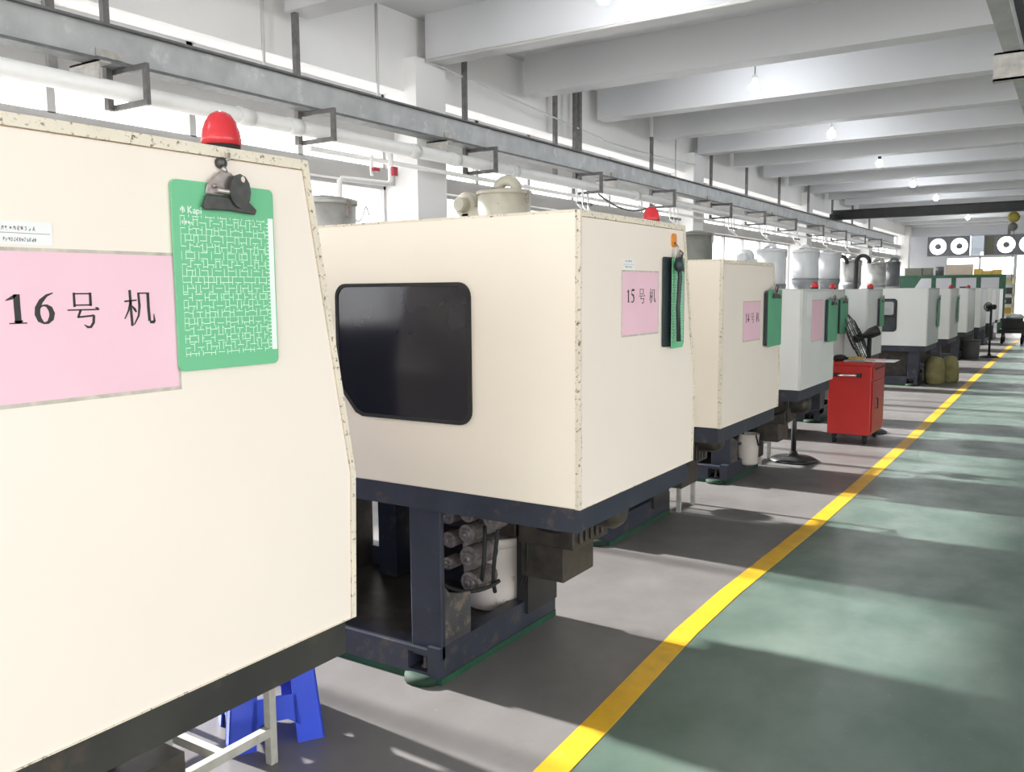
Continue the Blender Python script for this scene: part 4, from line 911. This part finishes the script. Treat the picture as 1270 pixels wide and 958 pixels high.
tag(obj('plastic_sheet', MB().box(-3.62, -3.28, YF + 0.05, YF + 0.06, 2.78, 3.53).box(-3.28, -3.18, YF + 0.06, YF + 0.07, 2.9, 3.53), M_plasticsheet), 'cloudy plastic sheet filling a far wall opening', 'sheet')
t = thing('vent_panel', 'olive mesh vent panel between the far wall fans', 'vent', (-2.98, YF + 0.05, 2.78))
obj('mesh', MB().box(-3.16, -2.81, YF + 0.06, YF + 0.07, 2.78, 3.53), M_mesh, t)
obj('frame', MB().ring([(-3.18, 2.78), (-2.80, 2.78), (-2.80, 3.53), (-3.18, 3.53)], [(-3.14, 2.82), (-2.84, 2.82), (-2.84, 3.49), (-3.14, 3.49)], YF + 0.04, YF + 0.08, 'xz'), M_fanwhite, t)

YK = 34.0
t = thing('mould_rack', 'green steel storage rack across the far end of the row', 'rack', (-3.8, YK, 0))
for x in (-5.38, -4.35, -3.72, -2.95, -2.25): obj('upright', MB().box(x - 0.07, x + 0.07, YK - 0.06, YK + 0.06, 0, 1.97), M_rackgreen, t)
obj('top_beam', MB().box(-5.45, -2.15, YK - 0.09, YK + 0.5, 1.90, 2.0), M_rackgreen, t)
obj('shelf', MB().box(-5.45, -2.15, YK - 0.05, YK + 0.5, 1.05, 1.12), M_rackgreen, t)
obj('end_plate', MB().box(-2.33, -2.13, YK - 0.12, YK - 0.06, 0.0, 2.0), M_rackgreen, t)
obj('gusset', MB().prism([(-5.45, 1.4), (-5.05, 1.4), (-4.75, 1.9), (-5.45, 1.9)], YK - 0.1, YK - 0.06, 'xz'), M_rackgreen, t)
def boxthing(name, x0, x1, z0, z1, m, label, cat, group=None, y=YK, d=0.35):
    b = thing(name, label, cat, ((x0 + x1) / 2, y, z0), group)
    obj('carton' if cat == 'box' else 'body', MB().box(x0, x1, y, y + d, z0, z1 - 0.015), m, b)
    obj('lid', MB().box(x0 - 0.008, x1 + 0.008, y - 0.008, y + d + 0.008, z1 - 0.015, z1), m, b)
boxthing('cardboard_box', -4.0, -3.17, 2.0, 2.36, M_card, 'wide tan cardboard box on top of the green rack', 'box')
boxthing('crate', -5.3, -4.75, 2.0, 2.26, M_mesh, 'dark olive crate on the left top of the rack', 'crate', 'olive crates on the rack')
boxthing('crate', -4.70, -4.42, 2.0, 2.26, M_mesh, 'narrow dark olive crate beside the steel drum', 'crate', 'olive crates on the rack')
for x0, x1, z, lab in ((-3.12, -2.86, 2.2, 'yellow bin right beside the tan cardboard box'), (-2.84, -2.58, 2.13, 'yellow bin in the middle on the rack'), (-2.56, -2.28, 2.16, 'yellow bin at the right end of the rack')):
    boxthing('storage_bin', x0, x1, 2.0, z, M_yellowbin, lab, 'bin', 'yellow bins on the rack')
tag(obj('steel_drum', MB().lathe((-4.2, YK + 0.2, 2.0), [(0.13, 0), (0.135, 0.01), (0.135, 0.14), (0.14, 0.15), (0.135, 0.16), (0.135, 0.29), (0.12, 0.30)], 20), M_drum_dark), 'grey steel drum between olive crate and cardboard box', 'drum')
for x, w, z, lab in ((-4.9, 0.3, 1.45, 'dark mould block at the left on the rack shelf'), (-4.0, 0.22, 1.5, 'dark mould block in the middle of the rack shelf'), (-3.4, 0.26, 1.6, 'brownish mould block on the rack shelf'), (-2.65, 0.2, 1.5, 'dark mould block at the right on the rack shelf')):
    boxthing('mould_block', x - w / 2, x + w / 2, 1.12, z, M_oily if 'brown' in lab else M_blackmetal, lab, 'mould', 'mould blocks on the rack shelf')
t = thing('shelf_unit', 'cream shelf unit full of goods left of the bright doorway', 'shelf', (-1.97, 35.6, 0))
for x in (-2.28, -1.98):
    for y in (35.5, 35.9): obj('upright', MB().box(x - 0.02, x + 0.02, y - 0.02, y + 0.02, 0, 2.0), M_shelf, t)
for z in (0.25, 0.6, 0.95, 1.3, 1.65, 1.97): obj('shelf', MB().box(-2.28, -1.98, 35.5, 35.9, z, z + 0.03), M_shelf, t)
mm = [M_card, M_yellowbin, M_drum_dark, M_bin, M_shelf]
for k, z in enumerate((0.28, 0.63, 0.98, 1.33, 1.68)):
    boxthing('carton_box', -2.24, -2.02, z, z + 0.22, mm[k], 'carton on the %s shelf of the cream unit' % ['lowest', 'second lowest', 'middle', 'second highest', 'highest'][k], 'box', 'goods on the cream shelf', y=35.55, d=0.3)
t = thing('mould_cart', 'low dark cart loaded with a mould at the right edge', 'cart', (-1.5, 28.0, 0))
obj('deck', MB().box(-1.86, -1.2, 27.8, 28.7, 0.30, 0.40), M_blackmetal, t)
obj('load', MB().box(-1.80, -1.25, 27.9, 28.6, 0.40, 0.62).box(-1.84, -1.3, 27.85, 28.3, 0.62, 0.70), M_blackmetal, t)
for x in (-1.78, -1.3):
    for y in (27.9, 28.6): obj('wheel', MB().lathe((x - 0.03, y, 0.10), [(0, 0), (0.10, 0), (0.10, 0.06), (0, 0.06)], 14, 'x').box(x - 0.02, x + 0.02, y - 0.02, y + 0.02, 0.15, 0.30), M_rubber, t)
tag(obj('plastic_wrap', MB().lathe((-1.50, 28.2, 0.70), [(0.22, 0), (0.24, 0.04), (0.16, 0.12), (0, 0.14)], 12), M_paper), 'white wrapped parcel on the dark cart', 'parcel')

# supports so the rear hopper stands on the floor
for o in list(bpy.data.objects):
    if '_o' in o: del o['_o']
